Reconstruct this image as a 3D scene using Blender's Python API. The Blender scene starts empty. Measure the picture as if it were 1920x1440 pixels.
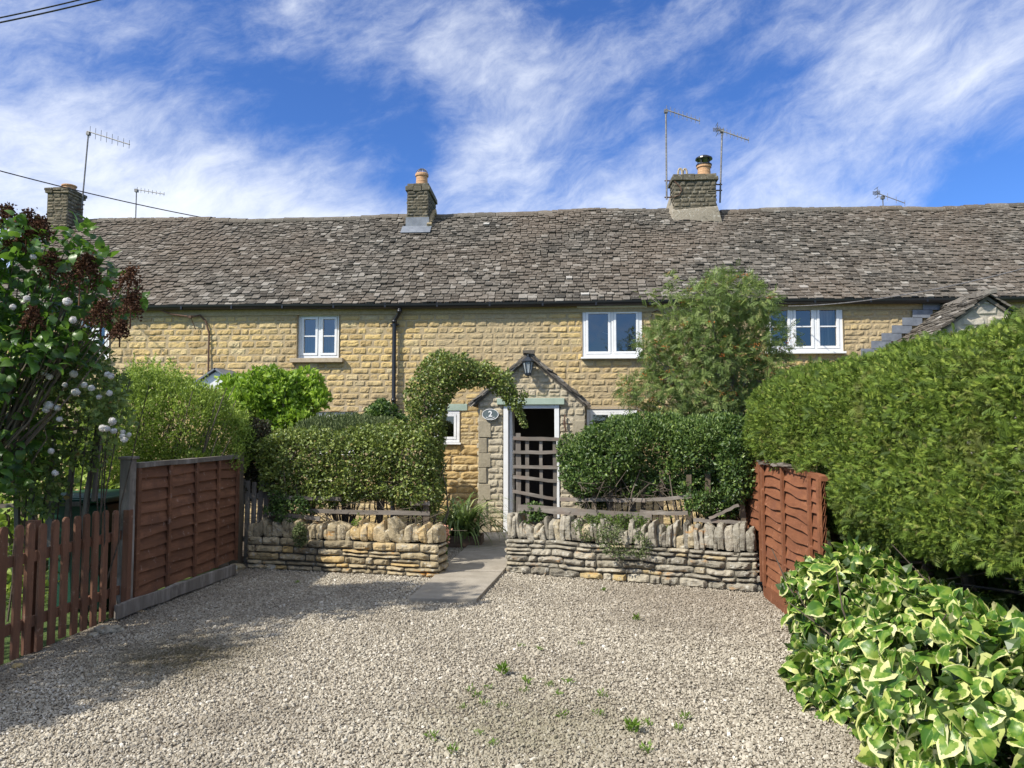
import bpy, math, random
import numpy as np
from mathutils import Vector, Matrix, Euler
random.seed(7); RNG = np.random.default_rng(11)
SC = bpy.context.scene; COL = SC.collection
rad = math.radians
# ------------------------------------------------------------------ camera
F = 1387.0; YAW = math.atan(86/F); PITCH = math.atan(85/F); EYE = np.array((0., 0., 1.6))
cam_d = bpy.data.cameras.new('camera'); cam = bpy.data.objects.new('camera', cam_d); COL.objects.link(cam)
cam.location = EYE; cam.rotation_euler = (rad(90)+PITCH, 0, YAW)
cam_d.sensor_width = 36; cam_d.lens = 36*F/1920; cam_d.clip_start = .05; cam_d.clip_end = 5000
SC.camera = cam
ROT = np.array(Euler((rad(90)+PITCH, 0, YAW)).to_matrix())
# ------------------------------------------------------------------ light
SUNV = Vector((-.87, -.68, 1.0)).normalized()
SUN_EL = math.asin(SUNV.z); SUN_AZ = math.atan2(SUNV.x, SUNV.y)
sd = bpy.data.lights.new('sun', 'SUN'); sd.energy = 4.55; sd.angle = rad(.9); sd.color = (1, .945, .85)
so = bpy.data.objects.new('sun', sd); COL.objects.link(so); so.rotation_euler = SUNV.to_track_quat('Z', 'Y').to_euler(); so.location = (-9, -6, 12)
SC.view_settings.view_transform = 'Standard'; SC.view_settings.look = 'None'
SC.view_settings.exposure = 0.40; SC.view_settings.gamma = 1.0
try: SC.view_settings.use_curve_mapping = False
except Exception: pass
SC.cycles.max_bounces = 6; SC.cycles.diffuse_bounces = 3; SC.cycles.transparent_max_bounces = 8
SC.cycles.sample_clamp_indirect = 6
# ------------------------------------------------------------------ node helpers
class NT:
    def __init__(s, tree): s.t = tree; s.t.nodes.clear()
    def n(s, typ, ins=None, **kw):
        nd = s.t.nodes.new(typ)
        for k, v in kw.items(): setattr(nd, k, v)
        for k, v in (ins or {}).items():
            sock = nd.inputs[k]
            if isinstance(v, bpy.types.NodeSocket): s.t.links.new(v, sock)
            else:
                if isinstance(v, (tuple, list)) and len(v) == 3 and sock.type == 'RGBA': v = (*v, 1)
                sock.default_value = v
        return nd
    def math(s, op, a, b=0.0, clamp=False):
        return s.n('ShaderNodeMath', {0: a, 1: b}, operation=op, use_clamp=clamp).outputs[0]
    def ramp(s, fac, stops, interp='LINEAR'):
        nd = s.n('ShaderNodeValToRGB', {'Fac': fac}); cr = nd.color_ramp; cr.interpolation = interp
        while len(cr.elements) < len(stops): cr.elements.new(.5)
        for e, (p, c) in zip(cr.elements, stops):
            e.position = p; e.color = (*c, 1) if len(c) == 3 else c
        return nd.outputs[0]
    def mix(s, fac, a, b, blend='MIX'):
        nd = s.n('ShaderNodeMix', data_type='RGBA', blend_type=blend)
        for i, v in ((0, fac), (6, a), (7, b)):
            if isinstance(v, bpy.types.NodeSocket): s.t.links.new(v, nd.inputs[i])
            else: nd.inputs[i].default_value = (*v, 1) if isinstance(v, tuple) and len(v) == 3 else v
        return nd.outputs[2]
    def noise(s, scale, detail=4, rough=.55, vec=None, dist=0.0):
        i = {'Scale': scale, 'Detail': detail, 'Roughness': rough, 'Distortion': dist}
        if vec is not None: i['Vector'] = vec
        return s.n('ShaderNodeTexNoise', i).outputs['Fac']
    def step(s, v, a, b):
        return s.n('ShaderNodeMapRange', {0: v, 1: a, 2: b, 3: 0.0, 4: 1.0}).outputs[0]
MATS = {}
def newmat(name):
    m = bpy.data.materials.new(name); m.use_nodes = True; t = NT(m.node_tree); MATS[name] = m
    return m, t
def finish(t, col, rough=.8, bump=None, bs=.3, bd=.01, spec=.5, metal=0.0, normal=None):
    ins = {'Base Color': col, 'Roughness': rough, 'Specular IOR Level': spec, 'Metallic': metal}
    if bump is not None:
        ins['Normal'] = t.n('ShaderNodeBump', {'Strength': bs, 'Distance': bd, 'Height': bump}).outputs[0]
    b = t.n('ShaderNodeBsdfPrincipled', ins)
    t.n('ShaderNodeOutputMaterial', {0: b.outputs[0]})
def attr(t, name): return t.n('ShaderNodeAttribute', attribute_name=name)
def objco(t): return t.n('ShaderNodeNewGeometry').outputs['Position']
def mapped(t, scale, rot=(0, 0, 0)):
    return t.n('ShaderNodeMapping', {'Vector': objco(t), 'Scale': scale, 'Rotation': rot}).outputs[0]

# ------------------------------------------------------------------ world: sky with cirrus
w = bpy.data.worlds.new('World'); SC.world = w; w.use_nodes = True; t = NT(w.node_tree)
sky = t.n('ShaderNodeTexSky', sky_type='NISHITA', sun_disc=False, sun_elevation=SUN_EL, sun_rotation=SUN_AZ % (2*math.pi),
          air_density=1.0, dust_density=.15, ozone_density=3.2)
skyc = t.n('ShaderNodeGamma', {'Color': sky.outputs[0], 'Gamma': 1.0}).outputs[0]
gen = t.n('ShaderNodeTexCoord').outputs['Generated']
sep = t.n('ShaderNodeSeparateXYZ', {0: gen})
az = t.math('ARCTAN2', sep.outputs[0], sep.outputs[1]); el = t.math('ARCSINE', sep.outputs[2])
cv0 = t.n('ShaderNodeCombineXYZ', {0: az, 1: el, 2: 0.0}).outputs[0]
wrp = t.n('ShaderNodeTexNoise', {'Vector': cv0, 'Scale': 2.2, 'Detail': 4.0, 'Roughness': .6}).outputs['Color']
wv = t.n('ShaderNodeVectorMath', {0: wrp, 1: (.5, .5, .5)}, operation='SUBTRACT').outputs[0]; wv = t.n('ShaderNodeVectorMath', {0: wv, 'Scale': .16}, operation='SCALE').outputs[0]
cv = t.n('ShaderNodeVectorMath', {0: cv0, 1: wv}, operation='ADD').outputs[0]
def skymap(rot, sc, loc=(0, 0, 0)):
    return t.n('ShaderNodeMapping', {'Vector': t.n('ShaderNodeMapping', {'Vector': cv, 'Rotation': (0, 0, rad(rot))}).outputs[0], 'Scale': sc, 'Location': loc}).outputs[0]
base = t.noise(3.6, 11, .60, skymap(-14, (.8, 1.9, 1), (1.3, 2.2, 0)), 0.0)
streak = t.noise(5.5, 12, .62, skymap(-24, (1.0, 2.3, 1), (4.2, .7, 0)), 0.2)
puff = t.noise(20, 11, .70, skymap(-20, (.75, 1.5, 1), (2, 5, 0)), .2)
def lobe(a0, e0, ra, re, amt):
    da = t.math('DIVIDE', t.math('SUBTRACT', az, rad(a0)), rad(ra)); de = t.math('DIVIDE', t.math('SUBTRACT', el, rad(e0)), rad(re))
    return t.math('MULTIPLY', t.math('EXPONENT', t.math('MULTIPLY', -1.0, t.math('ADD', t.math('MULTIPLY', da, da), t.math('MULTIPLY', de, de)))), amt)
cov = t.math('ADD', t.math('MULTIPLY', base, .62), t.math('ADD', t.math('MULTIPLY', streak, .48), t.math('MULTIPLY', puff, .36)))
for L_ in ((-33, 14, 14, 6, .29), (-17, 12.5, 10, 5, .27), (-3, 20, 7, 6.5, .15), (12, 13, 13, 4, .20), (25, 25, 9, 6, .14), (-36, 24, 9, 5, .12), (3, 10, 7, 2.5, .12), (-14, 29, 12, 4, .14), (-2, 27, 8, 3, .08), (14, 19, 10, 3, .10), (-11.5, 20, 3, 5, -.16), (30, 14, 3.5, 4, -.18), (-20, 23, 8, 3, -.10), (8, 24, 7, 4, -.08), (0, 14.5, 3, 2, -.05)):
    cov = t.math('ADD', cov, lobe(*L_))
cov = t.math('ADD', cov, t.math('MULTIPLY', t.math('MULTIPLY', t.step(sep.outputs[1], .25, -.35), t.step(el, .12, .6)), .26)); cov = t.math('ADD', cov, t.math('MULTIPLY', t.step(el, .60, 1.0), .18))  # extra unseen cloud behind the camera and overhead, added to whiten the fill
cov = t.n('ShaderNodeMapRange', {0: cov, 1: .635, 2: 1.20, 3: 0.0, 4: 1.0}, interpolation_type='SMOOTHSTEP').outputs[0]
cov = t.math('MULTIPLY', cov, .95)
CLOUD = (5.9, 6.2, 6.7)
skyt = t.mix(1.0, skyc, (.37, .58, .95), 'MULTIPLY')
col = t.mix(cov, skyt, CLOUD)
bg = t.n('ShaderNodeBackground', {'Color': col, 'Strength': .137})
t.n('ShaderNodeOutputWorld', {0: bg.outputs[0]})

# ------------------------------------------------------------------ materials
def stone_mat(name, stops, grey=(.30, .26, .19), gamt=.75, lichen=0.0, orange=0.0, bs=.6, hi=0):
    m, t = newmat(name)
    tint = attr(t, 'tint').outputs['Fac']
    c = t.ramp(tint, stops)
    n1 = t.noise(3.0, 5, .6, objco(t)); n2 = t.noise(28, 6, .7, objco(t)); n3 = t.noise(.55, 3, .5, objco(t)); n4 = t.noise(95, 3, .7, objco(t))
    c = t.mix(t.math('MULTIPLY', t.step(n3, .40, .60), gamt), c, grey)
    c = t.mix(t.math('MULTIPLY', t.step(n1, .5, .75), .45), c, (grey[0]*.62, grey[1]*.60, grey[2]*.62))
    c = t.mix(t.math('MULTIPLY', t.step(n2, .35, .75), .5), c, t.mix(1.0, c, (.55, .52, .5), 'MULTIPLY'))
    if hi: # paler wash-out bloom
        c = t.mix(t.math('MULTIPLY', t.step(t.noise(14, 5, .7, objco(t)), .58, .72), .5), c, (.52, .47, .37))
    if lichen:
        v = t.noise(17, 6, .75, objco(t)); c = t.mix(t.math('MULTIPLY', t.step(v, .56, .63), lichen), c, (.52, .50, .43))
        v2 = t.noise(11, 5, .7, mapped(t, (1, 1, 1.3))); c = t.mix(t.math('MULTIPLY', t.step(v2, .57, .68), .75), c, (.07, .065, .05))
    if orange:
        v = t.noise(4.2, 5, .7, mapped(t, (1, 1, 2.2))); c = t.mix(t.math('MULTIPLY', t.step(v, .60, .69), orange), c, (.50, .23, .035))
    b = t.math('ADD', t.math('MULTIPLY', n2, .7), t.math('MULTIPLY', n4, .3))
    finish(t, c, .92, b, bs, .02, .2)
    return m
stone_mat('honey_stone', [(0, (.43, .31, .145)), (.25, (.56, .405, .175)), (.5, (.63, .465, .205)), (.75, (.69, .51, .215)), (1, (.62, .51, .30))], gamt=.85, grey=(.45, .365, .225), hi=1, bs=.9)
stone_mat('ochre_stone', [(0, (.50, .35, .15)), (.5, (.62, .43, .17)), (1, (.60, .47, .25))], gamt=.15, hi=1)
stone_mat('pale_ashlar', [(0, (.42, .38, .30)), (.5, (.50, .45, .35)), (1, (.56, .51, .42))], grey=(.36, .34, .29), gamt=.5)
stone_mat('porch_stone', [(0, (.42, .34, .21)), (.3, (.52, .43, .28)), (.7, (.60, .51, .35)), (1, (.62, .47, .22))], grey=(.43, .39, .30), gamt=.7, hi=1)
stone_mat('skirt_mortar', [(0, (.24, .21, .16)), (1, (.34, .30, .23))], grey=(.20, .18, .14), gamt=.6, lichen=.7)
stone_mat('quoin_stone', [(0, (.40, .34, .23)), (.5, (.46, .40, .28)), (1, (.50, .44, .33))], grey=(.34, .30, .22), gamt=.6)
stone_mat('dry_stone', [(0, (.20, .18, .14)), (.3, (.33, .30, .23)), (.6, (.42, .38, .30)), (.85, (.50, .45, .34)), (1, (.50, .38, .18))], grey=(.30, .28, .23), gamt=.5, lichen=.8, orange=.55, bs=.8)
stone_mat('dry_stone_orange', [(0, (.24, .20, .13)), (.3, (.38, .31, .19)), (.6, (.46, .38, .24)), (.8, (.50, .42, .28)), (1, (.54, .38, .16))], grey=(.32, .28, .2), gamt=.4, lichen=.75, orange=.85, bs=.8)
stone_mat('chimney_stone', [(0, (.10, .085, .06)), (.5, (.17, .145, .10)), (1, (.25, .21, .145))], grey=(.11, .105, .08), gamt=.7, lichen=.45)
m, t = newmat('mortar'); n = t.noise(30, 5, .7, objco(t)); finish(t, t.ramp(n, [(.3, (.31, .235, .13)), (.7, (.50, .395, .235))]), .95, n, .5, .01)
m, t = newmat('dry_gap'); n = t.noise(30, 5, .7, objco(t)); finish(t, t.ramp(n, [(.3, (.05, .045, .03)), (.7, (.11, .095, .07))]), .95, n, .5, .01)
def slate_mat(name, shift=0):
    m, t = newmat(name); tint = attr(t, 'tint').outputs['Fac']
    c = t.ramp(tint, [(0, (.035, .032, .026)), (.25, (.072, .063, .051)), (.55, (.122, .108, .088)), (.80, (.185, .165, .138)), (.93, (.27, .25, .215)), (1, (.44, .42, .38))])
    reg = t.noise(.45, 3, .5, objco(t)); c = t.mix(t.math('MULTIPLY', t.step(reg, .42, .62), .55), c, (.15, .115, .085))
    l = t.noise(24, 7, .8, objco(t)); c = t.mix(t.math('MULTIPLY', t.step(l, .56, .64), .68), c, (.42, .40, .35))
    l2 = t.noise(21, 5, .75, objco(t)); c = t.mix(t.math('MULTIPLY', t.step(l2, .58, .66), .7), c, (.045, .042, .03))
    finish(t, c, .9, t.noise(60, 5, .7, objco(t)), .5, .01, .25)
slate_mat('stone_slate')
m, t = newmat('roof_underlay'); finish(t, (.035, .03, .025), .95)
m, t = newmat('white_paint'); n = t.noise(9, 4, .6, objco(t)); finish(t, t.ramp(n, [(.3, (.74, .74, .72)), (.7, (.82, .82, .81))]), .35)
m, t = newmat('sage_paint'); n = t.noise(12, 5, .6, objco(t)); finish(t, t.ramp(n, [(.3, (.30, .38, .30)), (.7, (.38, .46, .37))]), .6)
m, t = newmat('dark_lintel'); n = t.noise(20, 5, .6, mapped(t, (1, 1, 8))); finish(t, t.ramp(n, [(.3, (.045, .042, .04)), (.7, (.085, .08, .076))]), .75, n, .3)
m, t = newmat('buff_sill'); n = t.noise(25, 5, .7, objco(t)); finish(t, t.ramp(n, [(.3, (.33, .26, .17)), (.7, (.48, .40, .28))]), .9, n, .4)
m, t = newmat('black_plastic'); finish(t, (.012, .012, .013), .35)
m, t = newmat('lead'); n = t.noise(7, 5, .7, objco(t)); finish(t, t.ramp(n, [(.3, (.12, .135, .16)), (.7, (.22, .24, .27))]), .55, n, .2)
m, t = newmat('clay'); n = t.noise(20, 5, .7, objco(t)); finish(t, t.ramp(n, [(.3, (.42, .22, .11)), (.7, (.56, .35, .19))]), .85, n, .3)
m, t = newmat('galvanised'); n = t.noise(30, 4, .7, objco(t)); finish(t, t.ramp(n, [(.35, (.10, .095, .09)), (.65, (.26, .255, .25))]), .55, metal=.4)
m, t = newmat('rusty_metal'); n = t.noise(40, 4, .7, objco(t)); finish(t, t.ramp(n, [(.35, (.06, .035, .025)), (.65, (.16, .085, .05))]), .8)
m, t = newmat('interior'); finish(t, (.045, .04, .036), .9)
m, t = newmat('curtain'); n = t.n('ShaderNodeTexWave', {'Vector': objco(t), 'Scale': 6.0, 'Distortion': 1.5}).outputs['Fac']; finish(t, t.ramp(n, [(0, (.30, .30, .31)), (1, (.52, .52, .53))]), .9, n, .8, .03)
m, t = newmat('glass')
fr = t.n('ShaderNodeFresnel', {'IOR': 1.9}).outputs[0]
g = t.n('ShaderNodeBsdfGlossy', {'Color': (.80, .76, .70), 'Roughness': .015, 'Normal': t.n('ShaderNodeBump', {'Strength': .05, 'Distance': .01, 'Height': t.noise(2.5, 2, .5, objco(t))}).outputs[0]})
tr = t.n('ShaderNodeBsdfTransparent', {'Color': (.75, .8, .8)})
mx = t.n('ShaderNodeMixShader', {0: t.math('ADD', fr, .12), 1: tr.outputs[0], 2: g.outputs[0]})
t.n('ShaderNodeOutputMaterial', {0: mx.outputs[0]})
def wood(name, a, b, c=None, sc=(3, 3, 3), grain=(1, 1, 12), worn=None, rough=.8):
    m, t = newmat(name); tint = attr(t, 'tint').outputs['Fac']
    g = t.noise(9, 6, .7, mapped(t, grain)); n = t.noise(3.2, 5, .65, objco(t))
    col = t.ramp(g, [(.25, tuple(v*.75 for v in a)), (.5, a), (.75, b)]); g2 = t.noise(26, 5, .75, mapped(t, grain)); col = t.mix(t.math('MULTIPLY', t.step(g2, .48, .70), .45), col, t.mix(1.0, col, (.5, .46, .44), 'MULTIPLY'))
    col = t.mix(t.math('MULTIPLY', tint, .5), col, t.mix(1.0, col, (.55, .52, .5), 'MULTIPLY'))
    if c: col = t.mix(t.step(n, .52, .68), col, c)
    if worn: col = t.mix(t.math('MULTIPLY', t.step(t.noise(13, 6, .75, objco(t)), .60, .66), .7), col, worn)
    finish(t, col, rough, g, .5, .006, .3)
wood('grey_wood', (.21, .185, .155), (.40, .37, .33), (.12, .10, .08), grain=(1, 1, .15))
wood('rail_wood', (.22, .195, .165), (.42, .385, .335), (.22, .165, .13), grain=(.15, 1, 1))
wood('post_wood', (.14, .11, .075), (.27, .22, .16), (.11, .09, .06), grain=(1, 1, .12))
wood('stained_fence', (.20, .092, .050), (.33, .155, .085), (.13, .062, .038), grain=(1, .15, 1), worn=(.34, .24, .19))
wood('stained_fence_right', (.25, .098, .046), (.37, .155, .072), (.19, .075, .04), grain=(1, .15, 1), worn=(.42, .20, .12))
wood('stained_picket', (.18, .088, .052), (.30, .15, .09), (.12, .066, .044), grain=(1, 1, .12), worn=(.3, .2, .14))
wood('planter_wood', (.16, .11, .075), (.28, .20, .14), grain=(.2, 1, 1))
m, t = newmat('concrete'); n = t.noise(6, 7, .7, objco(t)); n2 = t.noise(70, 4, .7, objco(t)); n3 = t.noise(1.4, 4, .6, objco(t))
c = t.ramp(n, [(.3, (.27, .235, .185)), (.7, (.42, .375, .305))]); c = t.mix(t.math('MULTIPLY', t.step(n3, .45, .7), .5), c, (.22, .20, .16)); c = t.mix(t.math('MULTIPLY', t.step(n2, .5, .7), .35), c, (.18, .16, .13))
finish(t, c, .95, t.math('ADD', n, n2), .5, .01)
m, t = newmat('gravel_bed')
v = t.n('ShaderNodeTexVoronoi', {'Vector': objco(t), 'Scale': 70.0, 'Randomness': 1.0}); vc = t.n('ShaderNodeSeparateColor', {0: v.outputs['Color']}).outputs[0]
c = t.ramp(vc, [(0, (.18, .15, .115)), (.5, (.33, .29, .225)), (1, (.54, .48, .38))]); c = t.mix(t.step(v.outputs['Distance'], .35, .75), c, (.11, .09, .065))
n = t.noise(1.2, 5, .6, objco(t)); c = t.mix(t.math('MULTIPLY', t.step(n, .45, .7), .4), c, (.17, .145, .11))
finish(t, c, .95, t.math('SUBTRACT', 1.0, v.outputs['Distance']), .9, .012, .2)
m, t = newmat('pebble'); tint = attr(t, 'tint').outputs['Fac']
c = t.ramp(tint, [(0, (.17, .14, .10)), (.3, (.34, .30, .23)), (.65, (.49, .44, .35)), (.9, (.61, .56, .46)), (1, (.78, .73, .64))])
n = t.noise(.9, 6, .68, objco(t)); c = t.mix(t.math('MULTIPLY', t.step(n, .47, .68), .58), c, (.20, .17, .13)); c = t.mix(t.math('MULTIPLY', t.step(t.noise(.38, 4, .6, objco(t)), .48, .62), .3), c, (.24, .20, .15))
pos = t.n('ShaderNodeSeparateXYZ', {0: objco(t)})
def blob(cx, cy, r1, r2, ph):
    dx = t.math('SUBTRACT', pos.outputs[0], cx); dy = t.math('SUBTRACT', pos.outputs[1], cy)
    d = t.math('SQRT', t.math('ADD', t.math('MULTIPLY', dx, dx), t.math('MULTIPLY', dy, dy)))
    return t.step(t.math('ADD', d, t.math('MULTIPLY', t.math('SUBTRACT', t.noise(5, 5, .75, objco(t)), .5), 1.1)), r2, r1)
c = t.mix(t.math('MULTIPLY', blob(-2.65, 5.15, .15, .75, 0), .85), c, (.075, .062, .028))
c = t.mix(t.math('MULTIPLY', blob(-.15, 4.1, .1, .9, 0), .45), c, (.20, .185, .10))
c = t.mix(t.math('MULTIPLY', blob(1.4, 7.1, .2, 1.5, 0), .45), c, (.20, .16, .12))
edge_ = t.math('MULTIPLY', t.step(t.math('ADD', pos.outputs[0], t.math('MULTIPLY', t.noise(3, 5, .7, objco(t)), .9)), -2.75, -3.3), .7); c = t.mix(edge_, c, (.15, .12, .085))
finish(t, c, .9, t.noise(150, 3, .6, objco(t)), .3, .003, .25)
m, t = newmat('soil'); n = t.noise(12, 6, .7, objco(t)); finish(t, t.ramp(n, [(.3, (.04, .03, .02)), (.7, (.12, .09, .06))]), .95, n, .8, .03)
m, t = newmat('lawn'); n = t.noise(5, 7, .7, objco(t)); finish(t, t.ramp(n, [(.3, (.07, .13, .02)), (.7, (.16, .24, .05))]), .9, t.noise(120, 4, .7, objco(t)), 1, .03)
m, t = newmat('green_plastic'); finish(t, (.010, .055, .032), .42)
m, t = newmat('lamp_metal'); finish(t, (.02, .026, .034), .4)
m, t = newmat('lamp_glass'); g = t.n('ShaderNodeBsdfPrincipled', {'Base Color': (.55, .6, .6, 1), 'Roughness': .1, 'Alpha': .55}); t.n('ShaderNodeOutputMaterial', {0: g.outputs[0]})
m, t = newmat('sign_slate'); n = t.noise(20, 4, .6, objco(t)); finish(t, t.ramp(n, [(.3, (.09, .12, .125)), (.7, (.13, .165, .17))]), .5)
m, t = newmat('sign_white'); finish(t, (.8, .8, .78), .5)
m, t = newmat('bark'); n = t.noise(14, 6, .7, mapped(t, (1, 1, .3))); finish(t, t.ramp(n, [(.3, (.07, .055, .04)), (.7, (.20, .165, .125))]), .9, n, .7, .01)
m, t = newmat('pale_bark'); n = t.noise(14, 6, .7, mapped(t, (1, 1, .3))); finish(t, t.ramp(n, [(.3, (.17, .14, .11)), (.7, (.36, .32, .26))]), .9, n, .7, .01)
m, t = newmat('clear_bauble'); finish(t, (.30, .34, .36), .15)

def leafmat(name, stops, tr=(.25, .4, .05), fac=.3, rough=.5, spec=.4, yellow=None):
    m, t = newmat(name); tint = attr(t, 'tint').outputs['Fac']
    c = t.ramp(tint, stops)
    n = t.noise(2.2, 4, .6, objco(t)); c = t.mix(t.math('MULTIPLY', t.step(n, .42, .68), .45), c, t.mix(1.0, c, (.62, .66, .6), 'MULTIPLY'))
    if yellow: c = t.mix(t.math('MULTIPLY', t.step(t.noise(3.1, 5, .6, mapped(t, (1, 1, 1.4))), .55, .68), .6), c, yellow)
    b = t.n('ShaderNodeBsdfPrincipled', {'Base Color': c, 'Roughness': rough, 'Specular IOR Level': spec})
    tl = t.n('ShaderNodeBsdfTranslucent', {'Color': t.mix(.5, c, tr)})
    mx = t.n('ShaderNodeMixShader', {0: fac, 1: b.outputs[0], 2: tl.outputs[0]})
    t.n('ShaderNodeOutputMaterial', {0: mx.outputs[0]})
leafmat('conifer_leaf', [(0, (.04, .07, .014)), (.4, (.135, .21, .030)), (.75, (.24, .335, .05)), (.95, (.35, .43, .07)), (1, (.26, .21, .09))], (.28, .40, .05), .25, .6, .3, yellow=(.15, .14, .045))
leafmat('glossy_small', [(0, (.06, .09, .02)), (.45, (.155, .21, .042)), (.8, (.25, .31, .062)), (.96, (.37, .41, .12)), (1, (.20, .12, .05))], (.3, .38, .06), .22, .42, .5)
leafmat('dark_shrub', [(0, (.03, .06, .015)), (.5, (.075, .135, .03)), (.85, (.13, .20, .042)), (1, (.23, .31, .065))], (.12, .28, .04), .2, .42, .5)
leafmat('privet_leaf', [(0, (.08, .13, .02)), (.5, (.22, .31, .045)), (.85, (.36, .47, .075)), (1, (.48, .58, .14))], (.4, .55, .07), .33, .5, .4)
leafmat('bright_leaf', [(0, (.10, .18, .02)), (.5, (.23, .36, .035)), (.85, (.35, .49, .055)), (1, (.45, .58, .09))], (.4, .65, .05), .35, .5, .4)
leafmat('rowan_leaf', [(0, (.08, .125, .035)), (.5, (.18, .25, .07)), (.85, (.27, .35, .10)), (.96, (.36, .40, .14)), (1, (.34, .20, .08))], (.3, .42, .07), .3, .5, .4)
leafmat('lilac_leaf', [(0, (.025, .06, .014)), (.5, (.05, .115, .022)), (.85, (.085, .17, .03)), (1, (.15, .25, .05))], (.25, .5, .04), .33, .38, .45)
leafmat('grey_green', [(0, (.06, .085, .035)), (.5, (.13, .165, .065)), (1, (.22, .26, .11))], (.2, .3, .08), .25, .6, .3)
leafmat('brown_hedge', [(0, (.03, .022, .014)), (.5, (.06, .045, .025)), (.8, (.05, .07, .025)), (1, (.09, .11, .03))], (.15, .12, .05), .2)
leafmat('strap_leaf', [(0, (.08, .13, .03)), (.5, (.17, .25, .065)), (.85, (.28, .36, .12)), (1, (.38, .38, .18))], (.3, .42, .1), .25, .45, .4)
leafmat('weed_leaf', [(0, (.09, .16, .02)), (1, (.20, .32, .05))], (.35, .55, .05), .3)
leafmat('dead_flower', [(0, (.035, .017, .010)), (.5, (.085, .040, .024)), (1, (.17, .09, .055))], (.2, .08, .03), .1, .8, .1)
leafmat('orange_berry', [(0, (.45, .12, .025)), (1, (.60, .22, .05))], (.5, .2, .03), .1, .5, .3)
leafmat('white_petal', [(0, (.62, .58, .55)), (1, (.80, .78, .75))], (.8, .75, .7), .25, .6, .2)
leafmat('pink_petal', [(0, (.55, .22, .15)), (1, (.75, .42, .30))], (.8, .4, .3), .2, .6, .2)
m, t = newmat('twig'); n = t.noise(20, 4, .6, objco(t)); finish(t, t.ramp(n, [(.3, (.035, .026, .018)), (.7, (.11, .085, .06))]), .9)
m, t = newmat('ivy_leaf'); tint = attr(t, 'tint').outputs['Fac']; luv = t.n('ShaderNodeSeparateXYZ', {0: attr(t, 'luv').outputs['Vector']})
sv = t.n('ShaderNodeCombineXYZ', {0: t.math('ADD', luv.outputs[0], t.math('MULTIPLY', tint, 37)), 1: luv.outputs[1], 2: t.math('MULTIPLY', tint, 91)}).outputs[0]
nj = t.noise(2.6, 5, .72, sv); nb = t.noise(2.4, 2, .5, sv)
edge = t.math('ADD', luv.outputs[2], t.math('MULTIPLY', t.math('SUBTRACT', nj, .5), 1.7))
thr = t.math('ADD', .67, t.math('MULTIPLY', t.math('FRACT', t.math('MULTIPLY', tint, 13.7)), .42))
edge = t.math('ADD', edge, t.math('MULTIPLY', t.math('MULTIPLY', t.math('SUBTRACT', t.math('FRACT', t.math('MULTIPLY', tint, 7.1)), .5), luv.outputs[0]), 2.6))
mk = t.step(t.math('SUBTRACT', edge, thr), -.02, .03)
green = t.ramp(nb, [(.40, (.05, .13, .016)), (.50, (.11, .22, .025)), (.62, (.22, .32, .05))])
cream = t.ramp(t.math('FRACT', t.math('MULTIPLY', tint, 5.3)), [(0, (.52, .58, .15)), (.5, (.66, .66, .27)), (1, (.74, .72, .40))])
vein = t.step(t.math('ABSOLUTE', luv.outputs[0]), .035, .0); green = t.mix(t.math('MULTIPLY', vein, .5), green, (.22, .34, .10))
c = t.mix(mk, green, cream)
b = t.n('ShaderNodeBsdfPrincipled', {'Base Color': c, 'Roughness': .38, 'Specular IOR Level': .4, 'Normal': t.n('ShaderNodeBump', {'Strength': .3, 'Distance': .004, 'Height': t.noise(5, 3, .6, sv)}).outputs[0]})
tl = t.n('ShaderNodeBsdfTranslucent', {'Color': t.mix(.4, c, (.4, .55, .06))})
mx = t.n('ShaderNodeMixShader', {0: .25, 1: b.outputs[0], 2: tl.outputs[0]}); t.n('ShaderNodeOutputMaterial', {0: mx.outputs[0]})

# ------------------------------------------------------------------ geometry helpers
def raydir(px, py): return ROT @ np.array(((px-960)/F, -(py-720)/F, -1.0))
def P(px, py, y):                       # the point of the site at depth y seen at that spot of the photograph
    d = raydir(px, py); return EYE + d*(y/d[1])
def G(px, py, z=0.0):
    d = raydir(px, py); return EYE + d*((z-1.6)/d[2])
def PX(px, py, x):
    d = raydir(px, py); return EYE + d*(x/d[0])
def hsh(i, j, k):
    n = (i*374761393 + j*668265263 + k*2147483647 + 12345) & 0xffffffff
    n = ((n ^ (n >> 13))*1274126177) & 0xffffffff
    n = (n ^ (n >> 16)) & 0xffff
    return n/65535.0
def vnoise(p, f=1.0, seed=0):
    p = np.asarray(p, float)*f + seed*17.31; i = np.floor(p).astype(np.int64); u = p-i; u = u*u*(3-2*u); r = 0
    for a in (0, 1):
        for b in (0, 1):
            for c in (0, 1):
                wgt = (u[..., 0] if a else 1-u[..., 0])*(u[..., 1] if b else 1-u[..., 1])*(u[..., 2] if c else 1-u[..., 2])
                r = r + wgt*hsh(i[..., 0]+a, i[..., 1]+b, i[..., 2]+c)
    return r*2-1
def nrm(v): return v/(np.linalg.norm(v, axis=-1, keepdims=True)+1e-9)
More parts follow.
